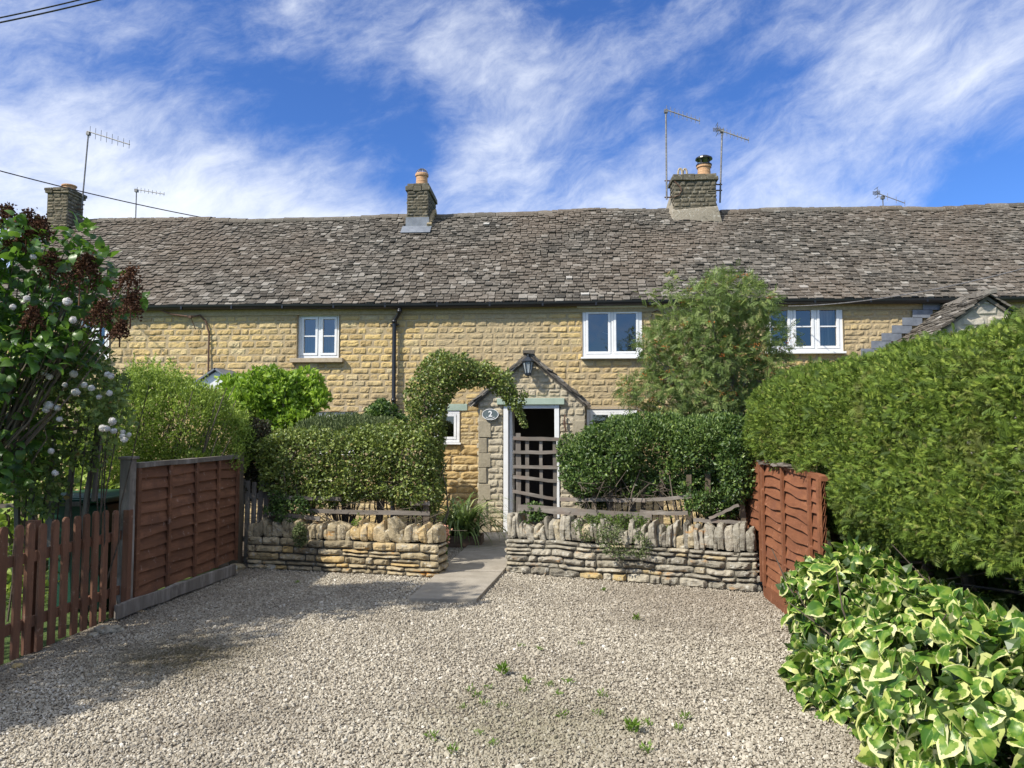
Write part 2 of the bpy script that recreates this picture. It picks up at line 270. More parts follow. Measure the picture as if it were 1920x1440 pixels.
class MB:
    def __init__(s): s.V = []; s.F = []; s.S = []; s.T = []; s.U = []; s.n = 0; s.M = []
    def add(s, v, f, sizes, tint=None, uv=None, mi=0):
        v = np.asarray(v, float).reshape(-1, 3); f = np.asarray(f, np.int64).ravel(); k = len(v)
        if tint is None: tint = random.random()
        s.V.append(v); s.F.append(f+s.n); s.S.append(np.asarray(sizes, np.int64)); s.T.append(np.broadcast_to(np.asarray(tint, float), (k,)))
        s.U.append(np.zeros((k, 3)) if uv is None else uv); s.M.append(np.full(len(s.S[-1]), mi)); s.n += k; return s
    def poly(s, pts, tint=None): return s.add(pts, range(len(pts)), [len(pts)], tint)
    def box(s, c, size, rot=None, tint=None, jit=0, taper=1.0):
        h = np.array(size)/2.0
        q = np.array([(-1, -1, -1), (1, -1, -1), (1, 1, -1), (-1, 1, -1), (-1, -1, 1), (1, -1, 1), (1, 1, 1), (-1, 1, 1)], float)
        q[4:, :2] *= taper; v = q*h
        if jit: v = v + RNG.normal(0, jit, v.shape)
        if rot is not None: v = v @ np.array(Euler(rot).to_matrix()).T
        return s.add(v+np.array(c), [0, 3, 2, 1, 4, 5, 6, 7, 0, 1, 5, 4, 1, 2, 6, 5, 2, 3, 7, 6, 3, 0, 4, 7], [4]*6, tint)
    def bar(s, a, b, wd, th, up=(0, 0, 1), tint=None, nseg=1, wob=0):
        a = np.array(a, float); b = np.array(b, float); d = nrm(b-a); up = np.array(up, float); sd_ = nrm(np.cross(d, up)); u2 = np.cross(sd_, d)
        ts = np.linspace(0, 1, nseg+1); V = []
        for i, tt in enumerate(ts):
            c = a+(b-a)*tt + (u2*random.uniform(-wob, wob)+sd_*random.uniform(-wob, wob)*.4 if wob else 0)
            for x, z in ((-1, -1), (1, -1), (1, 1), (-1, 1)): V.append(c+sd_*x*th/2+u2*z*wd/2*(1+(random.uniform(-.12, .12) if wob else 0)))
        f = [0, 1, 2, 3]; S = [4]
        for i in range(nseg):
            for k in range(4): f += [i*4+k, i*4+4+k, i*4+4+(k+1) % 4, i*4+(k+1) % 4]; S.append(4)
        e = nseg*4; f += [e+3, e+2, e+1, e]; S.append(4)
        return s.add(V, f, S, tint)
    def tube(s, pts, r, n=6, tint=None, caps=True):
        pts = np.array(pts, float); m_ = len(pts); r = np.broadcast_to(np.asarray(r, float), (m_,)); d = nrm(np.gradient(pts, axis=0))
        ref = np.array((0, 0, 1.)) if abs(d[0][2]) < .9 else np.array((1., 0, 0)); V = []
        for i in range(m_):
            a = nrm(np.cross(d[i], ref)); ref_ = np.cross(a, d[i]); ref = ref_
            th = np.arange(n)*2*math.pi/n; V.append(pts[i]+r[i]*(np.cos(th)[:, None]*a+np.sin(th)[:, None]*ref_))
        f = []; S = []
        for i in range(m_-1):
            for k in range(n): f += [i*n+k, i*n+(k+1) % n, (i+1)*n+(k+1) % n, (i+1)*n+k]; S.append(4)
        if caps: f += list(range(n))[::-1]+[(m_-1)*n+k for k in range(n)]; S += [n, n]
        return s.add(np.concatenate(V), f, S, tint)
    def lathe(s, c, prof, n=20, tint=None):
        V = [(c[0]+r*math.cos(k*2*math.pi/n), c[1]+r*math.sin(k*2*math.pi/n), c[2]+z) for r, z in prof for k in range(n)]; f = []; S = []
        for i in range(len(prof)-1):
            for k in range(n): f += [i*n+k, i*n+(k+1) % n, (i+1)*n+(k+1) % n, (i+1)*n+k]; S.append(4)
        f += list(range(n))[::-1]; S.append(n); f += [(len(prof)-1)*n+k for k in range(n)]; S.append(n)
        return s.add(V, f, S, tint)
    def prism(s, pts2, y0, y1, tint=None):           # outline in x,z pushed along y
        n = len(pts2); V = [(x, y0, z) for x, z in pts2]+[(x, y1, z) for x, z in pts2]
        f = list(range(n))+[n+k for k in range(n)][::-1]; S = [n, n]
        for k in range(n): f += [k, n+k, n+(k+1) % n, (k+1) % n]; S.append(4)
        return s.add(V, f, S, tint)
    def inst(s, tm, M, loc, tint):                   # many copies of a template at once
        tv, tf, ts, tu = tm; N = len(loc); k = len(tv); F_ = np.concatenate(tf) if isinstance(tf[0], (list, tuple)) else np.asarray(tf)
        V = np.einsum('nij,kj->nki', M, tv)+loc[:, None, :]
        idx = (F_[None, :]+np.arange(N)[:, None]*k).ravel()
        s.V.append(V.reshape(-1, 3)); s.F.append(idx+s.n); s.S.append(np.tile(np.asarray(ts), N)); s.T.append(np.repeat(tint, k))
        s.U.append(np.tile(tu, (N, 1)) if tu is not None else np.zeros((N*k, 3))); s.M.append(np.zeros(len(s.S[-1]), int)); s.n += N*k; return s
    def build(s, name, mat, parent=None, smooth=False, bevel=0, origin=None):
        V = np.concatenate(s.V); F_ = np.concatenate(s.F); S = np.concatenate(s.S)
        if parent is not None: o = ORG[parent.name]
        elif origin is not None: o = np.array(origin, float)
        else: mn, mx_ = V.min(0), V.max(0); o = np.array(((mn[0]+mx_[0])/2, (mn[1]+mx_[1])/2, mn[2]))
        me = bpy.data.meshes.new(name); me.vertices.add(len(V)); me.vertices.foreach_set('co', (V-o).astype(np.float32).ravel())
        me.loops.add(len(F_)); me.loops.foreach_set('vertex_index', F_.astype(np.int32)); me.polygons.add(len(S))
        st = np.concatenate(([0], np.cumsum(S)[:-1])); me.polygons.foreach_set('loop_start', st.astype(np.int32)); me.polygons.foreach_set('loop_total', S.astype(np.int32))
        me.polygons.foreach_set('use_smooth', np.full(len(S), smooth)); me.update(calc_edges=True)
        a = me.attributes.new('tint', 'FLOAT', 'POINT'); a.data.foreach_set('value', np.concatenate(s.T).astype(np.float32))
        U = np.concatenate(s.U)
        if U.any(): a = me.attributes.new('luv', 'FLOAT_VECTOR', 'POINT'); a.data.foreach_set('vector', U.astype(np.float32).ravel())
        for mm in (mat if isinstance(mat, (list, tuple)) else [mat]): me.materials.append(MATS[mm])
        mi = np.concatenate(s.M)
        if mi.any(): me.polygons.foreach_set('material_index', mi.astype(np.int32))
        ob = bpy.data.objects.new(name, me); COL.objects.link(ob); ORG[ob.name] = o
        if parent is not None: ob.parent = parent
        else: ob.location = o
        if bevel:
            md = ob.modifiers.new('bevel', 'BEVEL'); md.width = bevel; md.segments = 2; md.limit_method = 'ANGLE'; md.harden_normals = False
        return ob
ORG = {}
def tag(o, label=None, cat=None, group=None, kind=None):
    if label: o['label'] = label
    if cat: o['category'] = cat
    if group: o['group'] = group
    if kind: o['kind'] = kind
    return o
def thing(name, loc, label, cat, group=None):
    o = bpy.data.objects.new(name, None); COL.objects.link(o); o.location = loc; o.empty_display_size = .1; ORG[o.name] = np.array(loc, float)
    return tag(o, label, cat, group)
def copy_tree(o, parent=None):
    c = o.copy(); COL.objects.link(c); c.parent = parent; ORG[c.name] = ORG[o.name]
    for ch in list(o.children): copy_tree(ch, c)
    return c

# ---- stones laid in courses on a plane
SN, SM = 9, 6
def stones(mb, O, U, N, L, z0, z1, ch=(.1, .15), sw=(.2, .5), gap=.008, depth=.03, rnd=.35, holes=(), top=None, tint=(0, 1), rough=.012, endcap=False):
    O = np.array(O, float); U = nrm(np.array(U, float)); N = nrm(np.array(N, float)); Z = np.array((0, 0, 1.)); rects = []
    z = z0
    while z < z1-.03:
        h = min(random.uniform(*ch), z1-z)
        if z1-z-h < ch[0]*.5: h = z1-z
        iv = [(0, L)]
        if top is not None:
            ok = [u for u in np.linspace(0, L, 160) if top(u) > z+h*.75]
            iv = [(min(ok), max(ok))] if ok else []
        for (a, b, c, d) in holes:
            if z+h > c+.02 and z < d-.02:
                ni = []
                for (p, q) in iv:
                    if b <= p or a >= q: ni.append((p, q)); continue
                    if a-p > .04: ni.append((p, a))
                    if q-b > .04: ni.append((b, q))
                iv = ni
        for (p, q) in iv:
            u = p
            while u < q-.001:
                wd = random.uniform(*sw)
                if q-u-wd < sw[0]*.5: wd = q-u
                if h > ch[0]*1.1 and random.random() < .06 and wd > .15:
                    rects += [(u, u+wd, z, z+h*.5), (u, u+wd, z+h*.5, z+h)]
                else: rects.append((u, u+wd, z, z+h))
                u += wd
        z += h
    R = np.array(rects); n = len(R)
    su = np.linspace(-1, 1, SN); sz = np.linspace(-1, 1, SM); A, B = np.meshgrid(su, sz, indexing='xy'); A = A.ravel(); B = B.ravel()
    g = gap*RNG.uniform(.6, 1.6, (n, 4))
    cu = (R[:, 0]+R[:, 1])/2; cz = (R[:, 2]+R[:, 3])/2; hu = (R[:, 1]-R[:, 0])/2-g[:, 0]; hz = (R[:, 3]-R[:, 2])/2-g[:, 1]
    # rounded outline
    sk = RNG.uniform(-.09, .09, (n, 4))
    au = A[None]*(1-rnd*.10*(np.abs(B)**3)[None])+sk[:, :1]*B[None]*.35; az = B[None]*(1-rnd*.16*(np.abs(A)**4)[None])+sk[:, 1:2]*A[None]*.55
    u = cu[:, None]+au*hu[:, None]; zz = cz[:, None]+az*hz[:, None]
    e = np.minimum((1-np.abs(A))[None]*hu[:, None], (1-np.abs(B))[None]*hz[:, None])
    prof = 1-np.exp(-e/(.004+.006*rnd))
    d = depth*(RNG.uniform(.6, 1.3, (n, 1)))*prof + depth*.5*sk[:, 2:3]*6*A[None]*prof + depth*.4*sk[:, 3:4]*6*B[None]*prof
    base = O[None, None]+u[..., None]*U+zz[..., None]*Z
    d = d + prof*(vnoise(base, 14, 1)*rough + vnoise(base, 34, 2)*rough*.6) - (1-prof)*.012
    pts = base+d[..., None]*N
    if rough > .019: pts[..., 2] += (vnoise(base, 1.7, 8)*.022+vnoise(base, 5, 9)*.010)*np.minimum(1, (base[..., 2]-z0)/.08)
    f = [];
    for j in range(SM-1):
        for i in range(SN-1): a = j*SN+i; f += [a, a+1, a+SN+1, a+SN]
    if np.dot(np.cross(U, Z), N) < 0: f = f[::-1]
    tv = np.clip(RNG.uniform(tint[0], tint[1], n), 0, 1)
    idx = (np.array(f)[None]+np.arange(n)[:, None]*SN*SM).ravel()
    mb.add(pts.reshape(-1, 3), idx, [4]*(n*(SN-1)*(SM-1)), np.repeat(tv, SN*SM))
def backing(mb, O, U, N, L, z0, z1, holes=(), off=-.004, top=None):
    O = np.array(O, float)+nrm(np.array(N, float))*off; U = nrm(np.array(U, float)); N = nrm(np.array(N, float)); Z = np.array((0, 0, 1.))
    if top is not None:
        us = np.linspace(0, L, 41); 
        for a, b in zip(us[:-1], us[1:]):
            segs = [(z0, None)]
            for (p, q, c, d) in holes:
                if b > p+.001 and a < q-.001: segs = [(d, None)]+([(z0, c)] if c > z0+.01 else [])
            for (zl, zh) in segs:
                ta, tb = (max(top(a), zl), max(top(b), zl)) if zh is None else (zh, zh)
                mb.add([O+U*a+Z*zl, O+U*b+Z*zl, O+U*b+Z*tb, O+U*a+Z*ta], [0, 1, 2, 3], [4])
        return
    us = sorted({0, L, *[h[0] for h in holes], *[h[1] for h in holes]}); zs = sorted({z0, z1, *[h[2] for h in holes if h[2] > z0], *[h[3] for h in holes if h[3] < z1]})
    for a, b in zip(us[:-1], us[1:]):
        for c, d in zip(zs[:-1], zs[1:]):
            if any(a >= h[0]-1e-6 and b <= h[1]+1e-6 and c >= h[2]-1e-6 and d <= h[3]+1e-6 for h in holes): continue
            mb.add([O+U*a+Z*c, O+U*b+Z*c, O+U*b+Z*d, O+U*a+Z*d], [0, 1, 2, 3], [4])
def reveals(mb, O, U, N, holes, dp=.17):
    O = np.array(O, float); U = nrm(np.array(U, float)); N = nrm(np.array(N, float)); Z = np.array((0, 0, 1.))
    for (a, b, c, d) in holes:
        for (p, q) in (((a, c), (a, d)), ((b, c), (b, d)), ((a, c), (b, c)), ((a, d), (b, d))):
            A = O+U*p[0]+Z*p[1]; B = O+U*q[0]+Z*q[1]; mb.add([A+N*.02, B+N*.02, B-N*dp, A-N*dp], [0, 1, 2, 3], [4])

# ---- leaf templates (x across, y along, z up), length 1
def T_leaf(wd=.32, fold=.1, curl=-.12):
    v = np.array([(0, 0, 0), (-wd, .42, fold), (0, .5, 0), (wd, .42, fold), (0, 1, curl)]); return v, [0, 2, 1, 0, 3, 2, 1, 2, 4, 2, 3, 4], [3]*4, None
def T_spray(n=4):
    V = []; Fc = []; S = []
    def tri(a, b, c):
        k = len(V); V.extend([a, b, c]); Fc.extend([k, k+1, k+2]); S.append(3)
    tri((-.05, 0, 0), (.05, 0, 0), (0, 1, -.12))
    for i in range(n):
        y = .1+.65*i/n
        for sg in (-1, 1):
            l = .42*(1-.55*i/n); tri((0, y, 0), (0, y+.13, 0), (sg*l*.8, y+l*.95, -.06-.1*random.random()))
    return np.array(V), Fc, S, None
def T_pinnate(k=6):
    V = []; Fc = []; S = []
    def lf(b, d, l, wd):
        b = np.array(b); d = np.array(d); sd_ = np.array((d[1], -d[0], 0)); n0 = len(V)
        V.extend([b, b+d*l*.45-sd_*wd*l, b+d*l+np.array((0, 0, -.05)), b+d*l*.45+sd_*wd*l]); Fc.extend([n0, n0+1, n0+2, n0+3]); S.append(4)
    for i in range(k):
        y = .15+.75*i/k
        for sg in (-1, 1): lf((0, y, -.15*y*y), nrm(np.array((sg*.9, .45, -.18))), .30, .17)
    lf((0, .88, -.12), np.array((0, 1., 0)), .28, .17)
    n0 = len(V); V.extend([(-.012, 0, 0), (.012, 0, 0), (0, .95, -.13)]); Fc.extend([n0, n0+1, n0+2]); S.append(3)
    return np.array([np.array(v, float) for v in V]), Fc, S, None
def T_outline(half, curl=.15, fold=.10, cy=.42):
    # half: right-hand outline base->tip ; builds centre / mid / rim rings, luv=(x,y,radial)
    ring = [(x, y) for x, y in half]+[(-x, y) for x, y in half[-2:0:-1]]; n = len(ring); V = []; U = []
    def z(x, y): return fold*abs(x)*1.2-curl*(y-cy)**2-.25*curl*x*x*4
    V.append((0, cy, z(0, cy))); U.append((0, cy, 0))
    for rr in (.55, 1):
        for x, y in ring: X = x*rr; Y = cy+(y-cy)*rr; V.append((X, Y, z(X, Y)+(random.uniform(-.015, .015) if rr == 1 else 0))); U.append((X, Y, rr))
    f = []; S = []
    for k in range(n):
        f += [0, 1+k, 1+(k+1) % n]; S.append(3); f += [1+k, 1+n+k, 1+n+(k+1) % n, 1+(k+1) % n]; S.append(4)
    return np.array(V), f, S, np.array(U)
HEART = [(0, .06), (.14, 0), (.30, .06), (.37, .24), (.34, .45), (.22, .68), (.09, .86), (0, 1)]
IVY = [(0, .05), (.18, 0), (.36, .08), (.45, .27), (.40, .45), (.36, .60), (.22, .76), (.10, .90), (0, 1)]
TL_SMALL = T_leaf(.30); TL_NARROW = T_leaf(.17, .05, -.1); TL_WIDE = T_leaf(.38, .12, -.15); TL_SPRAY = T_spray(); TL_PIN = T_pinnate()
TL_HEART = T_outline(HEART, .35, .16); TL_IVY = [T_outline(IVY, c, f) for c, f in ((.35, .12), (.7, .05), (.2, .25), (1.0, .15))]

def frames(axis, normal, size, flat=1.0):
    y = nrm(axis); x = nrm(np.cross(y, normal)); z = np.cross(x, y); s_ = size[:, None]
    return np.stack([x*s_, y*s_, z*s_*flat], axis=2)
# ---- signed distance shapes
def sd_box(c, h, r, rz=0):
    c = np.array(c); h = np.array(h)
    def f(p):
        q = p-c
        if rz: cs, sn = math.cos(-rz), math.sin(-rz); q = np.stack([q[:, 0]*cs-q[:, 1]*sn, q[:, 0]*sn+q[:, 1]*cs, q[:, 2]], 1)
        q = np.abs(q)-h+r; return np.linalg.norm(np.maximum(q, 0), axis=1)+np.minimum(q.max(1), 0)-r
    return f, c-h.max()-.1 if rz else c-h, c+h.max()+.1 if rz else c+h
def sd_ell(c, h):
    c = np.array(c); h = np.broadcast_to(np.array(h, float), (3,))
    return (lambda p: (np.linalg.norm((p-c)/h, axis=1)-1)*h.min()), c-h, c+h
def sd_chain(pts, rs):
    pts = np.array(pts, float); rs = np.array(rs, float)
    def f(p):
        best = np.full(len(p), 1e9)
        for a, b, ra, rb in zip(pts[:-1], pts[1:], rs[:-1], rs[1:]):
            d = b-a; h = np.clip(((p-a)@d)/(d@d), 0, 1); best = np.minimum(best, np.linalg.norm(p-a-h[:, None]*d, axis=1)-(ra+(rb-ra)*h))
        return best
    return f, (pts-rs[:, None]).min(0), (pts+rs[:, None]).max(0)
def scatter(shapes, N, thick, amp=.06, freq=3.0, keep=None, bias=1.6, seed=3, jag=0.0):
    lo = np.min([s_[1] for s_ in shapes], 0)-amp; hi = np.max([s_[2] for s_ in shapes], 0)+amp
    def f(p):
        return np.min([s_[0](p) for s_ in shapes], 0)+vnoise(p, freq, seed)*amp+vnoise(p, freq*2.7, seed+1)*amp*.45
    out = []; nor = []; dep = []; got = 0; it = 0
    while got < N and it < 400:
        it += 1; p = RNG.uniform(lo, hi, (120000, 3)); d = f(p)
        m_ = (d < 0) & (d > -thick); m_ &= RNG.random(len(p)) < (1+d/thick)**(bias-1)
        if jag: m_ &= vnoise(p, 9, seed+5) > -jag
        if keep is not None: m_ &= keep(p)
        p = p[m_]
        if not len(p): continue
        dd = d[m_]; e = .03
        g = np.stack([f(p+np.array(v)*e)-dd for v in ((1, 0, 0), (0, 1, 0), (0, 0, 1))], 1); out.append(p); nor.append(nrm(g)); dep.append(-dd/thick); got += len(p)
    return np.concatenate(out)[:N], np.concatenate(nor)[:N], np.concatenate(dep)[:N]
def leaves(shapes, N, tm, size, thick=.25, amp=.06, freq=3, up=.4, out=1.0, rand=.6, tint=(0, 1), keep=None, droop=0.0, nup=.5, mb=None, seed=3, jag=0, bias=1.6, face=.7):
    p, n, d = scatter(shapes, N, thick, amp, freq, keep, bias, seed, jag); k = len(p); mb = mb or MB()
    ax = n*out+RNG.normal(0, rand, (k, 3))+np.array((0, 0, up-droop)); nn = n*face+RNG.normal(0, .45, (k, 3))+np.array((0, 0, nup))
    sz = RNG.uniform(size[0], size[1], k); tt = RNG.uniform(tint[0], tint[1], k)
    tms = tm if isinstance(tm, list) else [tm]; w_ = RNG.integers(0, len(tms), k)
    for i, q in enumerate(tms):
        m_ = w_ == i; mb.inst(q, frames(ax[m_], nn[m_], sz[m_]), p[m_], tt[m_])
    return mb
def stems(mb, base, targets, r0=.03, r1=.006, bend=.15, seg=5, n=6):
    base = np.array(base, float)
    for tg in targets:
        tg = np.array(tg, float); mid = (base+tg)/2+RNG.normal(0, bend, 3)*np.array((1, 1, .3)); ts = np.linspace(0, 1, seg)[:, None]
        pts = (1-ts)**2*base+2*ts*(1-ts)*mid+ts**2*tg; pts[1:-1] += RNG.normal(0, .012, (seg-2, 3)); mb.tube(pts, np.linspace(r0, r1, seg), n)
    return mb
#@@SCENE
# ================================================================== the setting
def flat(name, pts, z, mat, kind='structure'):
    mb = MB(); mb.poly([(p[0], p[1], z) for p in pts]); return tag(mb.build(name, mat), kind=kind)
flat('ground', [(-400, -300), (400, -300), (400, 500), (-400, 500)], -.012, 'lawn')
drive = flat('gravel_drive', [(-3.78, -6), (2.6, -6), (2.6, 12.7), (-3.78, 12.7)], 0, 'gravel_bed')
# loose stones of the drive
def pebbles():
    N = 230000; x = RNG.uniform(-3.72, 2.3, N); y = 3.0+(RNG.random(N)**1.25)*8.2; x[:9000] = RNG.uniform(-3, 2, 9000); y[:9000] = RNG.uniform(2.9, 4.2, 9000)
    pk = [(2.0*math.sin(a), 0) for a in (0,)]
    pA = np.array([G(*q)[:2] for q in PATH]); cen = pA.mean(0)
    inside = np.ones(N, bool)
    for i in range(len(pA)):
        a = pA[i]; b = pA[(i+1) % len(pA)]; nn = np.array((b[1]-a[1], a[0]-b[0])); sg = np.sign((cen-a)@nn); inside &= ((x-a[0])*nn[0]+(y-a[1])*nn[1])*sg > .01
    k = ~inside; x = x[k]; y = y[k]; N = len(x)
    q = np.array([(-1, -1, -1), (1, -1, -1), (1, 1, -1), (-1, 1, -1), (-.7, -.6, 1), (.6, -.75, 1), (.7, .55, .9), (-.6, .7, 1)], float)*.5
    s0 = RNG.lognormal(0, .32, N)*.0083+np.where(RNG.random(N) < .012, .008, 0)
    a = RNG.uniform(0, 6.28, N); M = np.zeros((N, 3, 3)); tl = RNG.normal(0, .16, (N, 2)); sx = s0*RNG.uniform(1, 1.7, N); sy = s0*RNG.uniform(.7, 1.1, N); sz = s0*RNG.uniform(.4, .75, N)
    ca, sa = np.cos(a), np.sin(a); M[:, 0, 0] = ca*sx; M[:, 1, 0] = sa*sx; M[:, 2, 0] = tl[:, 0]*sx; M[:, 0, 1] = -sa*sy; M[:, 1, 1] = ca*sy; M[:, 2, 1] = tl[:, 1]*sy; M[:, 2, 2] = sz
    M[:, 0, 2] = -tl[:, 0]*sz; M[:, 1, 2] = -tl[:, 1]*sz
    z = RNG.uniform(.0, .010, N)+sz*.3
    tt = np.clip(RNG.normal(.55, .20, N), 0, 1)
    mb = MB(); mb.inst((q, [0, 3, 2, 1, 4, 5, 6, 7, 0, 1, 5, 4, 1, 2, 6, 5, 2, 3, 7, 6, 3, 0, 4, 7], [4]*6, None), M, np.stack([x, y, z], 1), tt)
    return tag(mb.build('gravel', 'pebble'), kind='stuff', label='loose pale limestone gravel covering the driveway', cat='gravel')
PATH = [(765, 1130), (893, 1132), (946, 1066), (1012, 1002), (905, 1003)]
pebbles()
flat('hedge_bed', [(2.6, 0), (6.5, 0), (6.5, 11), (2.6, 11)], -.004, 'soil')
# the concrete path in three slabs
def lerp(a, b, t_): return (a[0]+(b[0]-a[0])*t_, a[1]+(b[1]-a[1])*t_)
pg = [G(*q) for q in PATH]; mb = MB(); Lf = (pg[0], pg[4]); Rt = (pg[1], pg[3])
cuts = [0, .30, .62, 1.0]
for a, b in zip(cuts[:-1], cuts[1:]):
    g = .004; A = lerp(Lf[0], Lf[1], a+g); B = lerp(Rt[0], Rt[1], a+g); C_ = lerp(Rt[0], Rt[1], b-g); D = lerp(Lf[0], Lf[1], b-g); zt = .04+random.uniform(-.004, .004)
    V = [(*A, -.03), (*B, -.03), (*C_, -.03), (*D, -.03), (*A, zt), (*B, zt), (*C_, zt), (*D, zt)]
    mb.add(V, [0, 3, 2, 1, 4, 5, 6, 7, 0, 1, 5, 4, 1, 2, 6, 5, 2, 3, 7, 6, 3, 0, 4, 7], [4]*6)
tag(mb.build('path', 'concrete', bevel=.006), kind='structure')
# planting soil behind the two low walls
WL0, WL1 = G(462, 1066), G(822, 1084); WR0, WR1 = G(948, 1074), G(1421, 1112)
def bed(name, a, b, y1, x1=None):
    mb = MB(); mb.poly([(a[0], a[1]+.3, .03), (b[0], b[1]+.3, .03), (b[0] if x1 is None else x1, y1, .03), (a[0], y1, .03)]); tag(mb.build(name, 'soil'), kind='structure')
flat('garden_soil', [(-9, 8.5), (-3.5, 8.5), (-3.5, 12.6), (-9, 12.6)], -.006, 'soil'); bed('planting_bed', (WL0[0]-.25, WL0[1]), (WL1[0]-.1, WL1[1]), 12.0, WL1[0]-.6); bed('planting_bed', (WR0[0]+.15, WR0[1]), WR1, 11.3)

# ================================================================== the terrace of cottages
YW = 12.6; X0 = -10.55; X1 = 10.2
terr = thing('stone_terrace', (0, YW, 0), 'long two storey terrace of honey coloured stone cottages with mossy stone slate roof', 'cottages')
def rx(px0, px1, py0, py1, y=YW):
    a = P(px0, (py0+py1)/2, y); b = P(px1, (py0+py1)/2, y); c = P((px0+px1)/2, py1, y); d = P((px0+px1)/2, py0, y); return [a[0], b[0], c[2], d[2]]
EZ = 3.80
WIN = dict(left=rx(557, 636, 587, 672), mid=rx(1092, 1204, 577, 670), right=rx(1434, 1580, 565, 660), gl=rx(812, 862, 770, 830), gr=rx(1100, 1196, 767, 842), far=rx(150, 206, 596, 672), gfar=rx(590, 668, 772, 850))
holes = [(h[0]-X0, h[1]-X0, h[2], h[3]) for h in WIN.values()]
DOORX = rx(944, 1049, 757, 992, 11.6); PX0, PX1 = P(897, 900, 11.6)[0], P(1097, 900, 11.6)[0]
dh = (PX0+.15-X0, PX1-.15-X0, 0.0, 2.0)
O = (X0, YW, 0); U = (1, 0, 0); N_ = (0, -1, 0)
mb = MB()
stones(mb, O, U, N_, X1-X0, 0, EZ, (.095, .14), (.12, .38), .0028, .0075, .6, holes+[dh], rough=.0115)
wall = mb.build('wall', 'honey_stone', terr)
mb = MB(); backing(mb, O, U, N_, X1-X0, -.05, EZ+.05, holes+[dh], off=-.0045); reveals(mb, O, U, N_, holes+[dh])
RD = 2.62; RH = 2.25; YR = YW+RD; RZ = EZ+RH
mb.poly([(X0, YW, -.05), (X0, YR+RD, -.05), (X0, YR+RD, EZ), (X0, YR, RZ-.03), (X0, YW, EZ)]); mb.poly([(X1, YW, -.05), (X1, YR+RD, -.05), (X1, YR+RD, EZ), (X1, YR, RZ-.03), (X1, YW, EZ)])
mb.poly([(X0, YR+RD, -.05), (X1, YR+RD, -.05), (X1, YR+RD, EZ), (X0, YR+RD, EZ)])
mb.build('wall_core', 'mortar', terr)
mb = MB(); mb.box(((X0+X1)/2, YW-.006, EZ-.13), (X1-X0-.04, .030, .15)); mb.build('eaves_mortar', 'mortar', terr)
# brighter ochre stretch of re-faced stone left of the porch
mb = MB(); stones(mb, (P(815, 900, YW-.012)[0], YW-.012, 0), U, N_, PX0-P(815, 900, YW)[0]+.02, 0, P(850, 834, YW)[2], (.10, .15), (.2, .45), .004, .018, .8, rough=.018)
mb.build('ochre_masonry', 'ochre_stone', terr)
# dark rooms behind the glass
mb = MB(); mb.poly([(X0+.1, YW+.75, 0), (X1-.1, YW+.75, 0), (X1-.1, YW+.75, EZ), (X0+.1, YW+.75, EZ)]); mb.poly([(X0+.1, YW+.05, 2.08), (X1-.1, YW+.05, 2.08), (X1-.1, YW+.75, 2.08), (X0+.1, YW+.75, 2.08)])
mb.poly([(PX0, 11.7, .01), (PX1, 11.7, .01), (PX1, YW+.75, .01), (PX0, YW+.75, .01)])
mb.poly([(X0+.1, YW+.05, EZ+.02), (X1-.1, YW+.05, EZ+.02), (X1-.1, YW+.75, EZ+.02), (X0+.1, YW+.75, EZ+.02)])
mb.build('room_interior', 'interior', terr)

def sagz(x): return .035*math.sin(x*.55+1.2)+.022*math.sin(x*1.37+.3)+.012*math.sin(x*3.1)
def roof_slates(mb, O, U, S, N, L, W, ex=.10, wd=(.10, .20), th=.016, sag=None, skip=None, tmean=.45):
    O, U, S, N = map(lambda v: np.array(v, float), (O, U, S, N)); U = nrm(U); S = nrm(S); N = nrm(N)
    rows = int(W/ex); ex = W/rows; V = []; T = []
    for r in range(rows):
        u = -random.uniform(0, .1); reg = 0
        while u < L:
            wv = random.uniform(*wd)*(1.1-.25*r/rows); s0 = r*ex+random.gauss(0, .0045)-.01; ln = ex*1.9; cx = u+wv/2
            if skip and skip(O+U*cx+S*(s0+ex/2)): u += wv; continue
            zz = sag(O[0]+cx*U[0], r/rows) if sag else 0
            g = .003+random.random()*.008; ck = random.uniform(.008, .026); lift = .026+random.gauss(0, .005); tk = th*random.uniform(.7, 1.7); rt = random.gauss(0, .02)
            ol = [(u+g, s0+ck), (u+g+ck*.9, s0), (u+wv-g-ck*.9, s0+rt*wv*.6), (u+wv-g, s0+ck*random.uniform(.4, 1.1)), (u+wv-g, s0+ln), (u+g, s0+ln)]
            for a, b in ol:
                hh = lift*(1-(b-s0)/ln)+.003; V.append(O+U*a+S*b+N*(hh+zz))
            for a, b in ol:
                hh = lift*(1-(b-s0)/ln)+.003+tk; V.append(O+U*a+S*b+N*(hh+zz))
            q = random.random(); tv = random.gauss(tmean, .17)
            if q < .06+.10*(1-r/rows): tv = random.uniform(.76, .94)
            elif q > .90: tv = random.uniform(0, .22)
            T.append(min(1, max(0, tv))); u += wv
    n = len(T); f = [6, 7, 8, 9, 10, 11]; S_ = [6]
    for k in range(4): f += [k, (k+1) % 6, 6+(k+1) % 6, 6+k]; S_.append(4)
    f += [5, 0, 6, 11]; S_.append(4)
    idx = (np.array(f)[None]+np.arange(n)[:, None]*12).ravel(); mb.add(np.array(V), idx, S_*n, np.repeat(T, 12))
ang = math.atan2(RH, RD); SL = math.hypot(RH, RD); OV = .13
Sd = np.array((0, math.cos(ang), math.sin(ang))); Nr = np.array((0, -math.sin(ang), math.cos(ang)))
CH = {}   # chimney footprints: x0,x1,y0,y1
CH['mid'] = (P(763, 380, YR-.45)[0], P(803, 380, YR-.45)[0], YR-.45, YR+.5)
CH['big'] = (P(1263, 360, YR-.35)[0], P(1343, 360, YR-.35)[0], YR-.35, YR+.12)
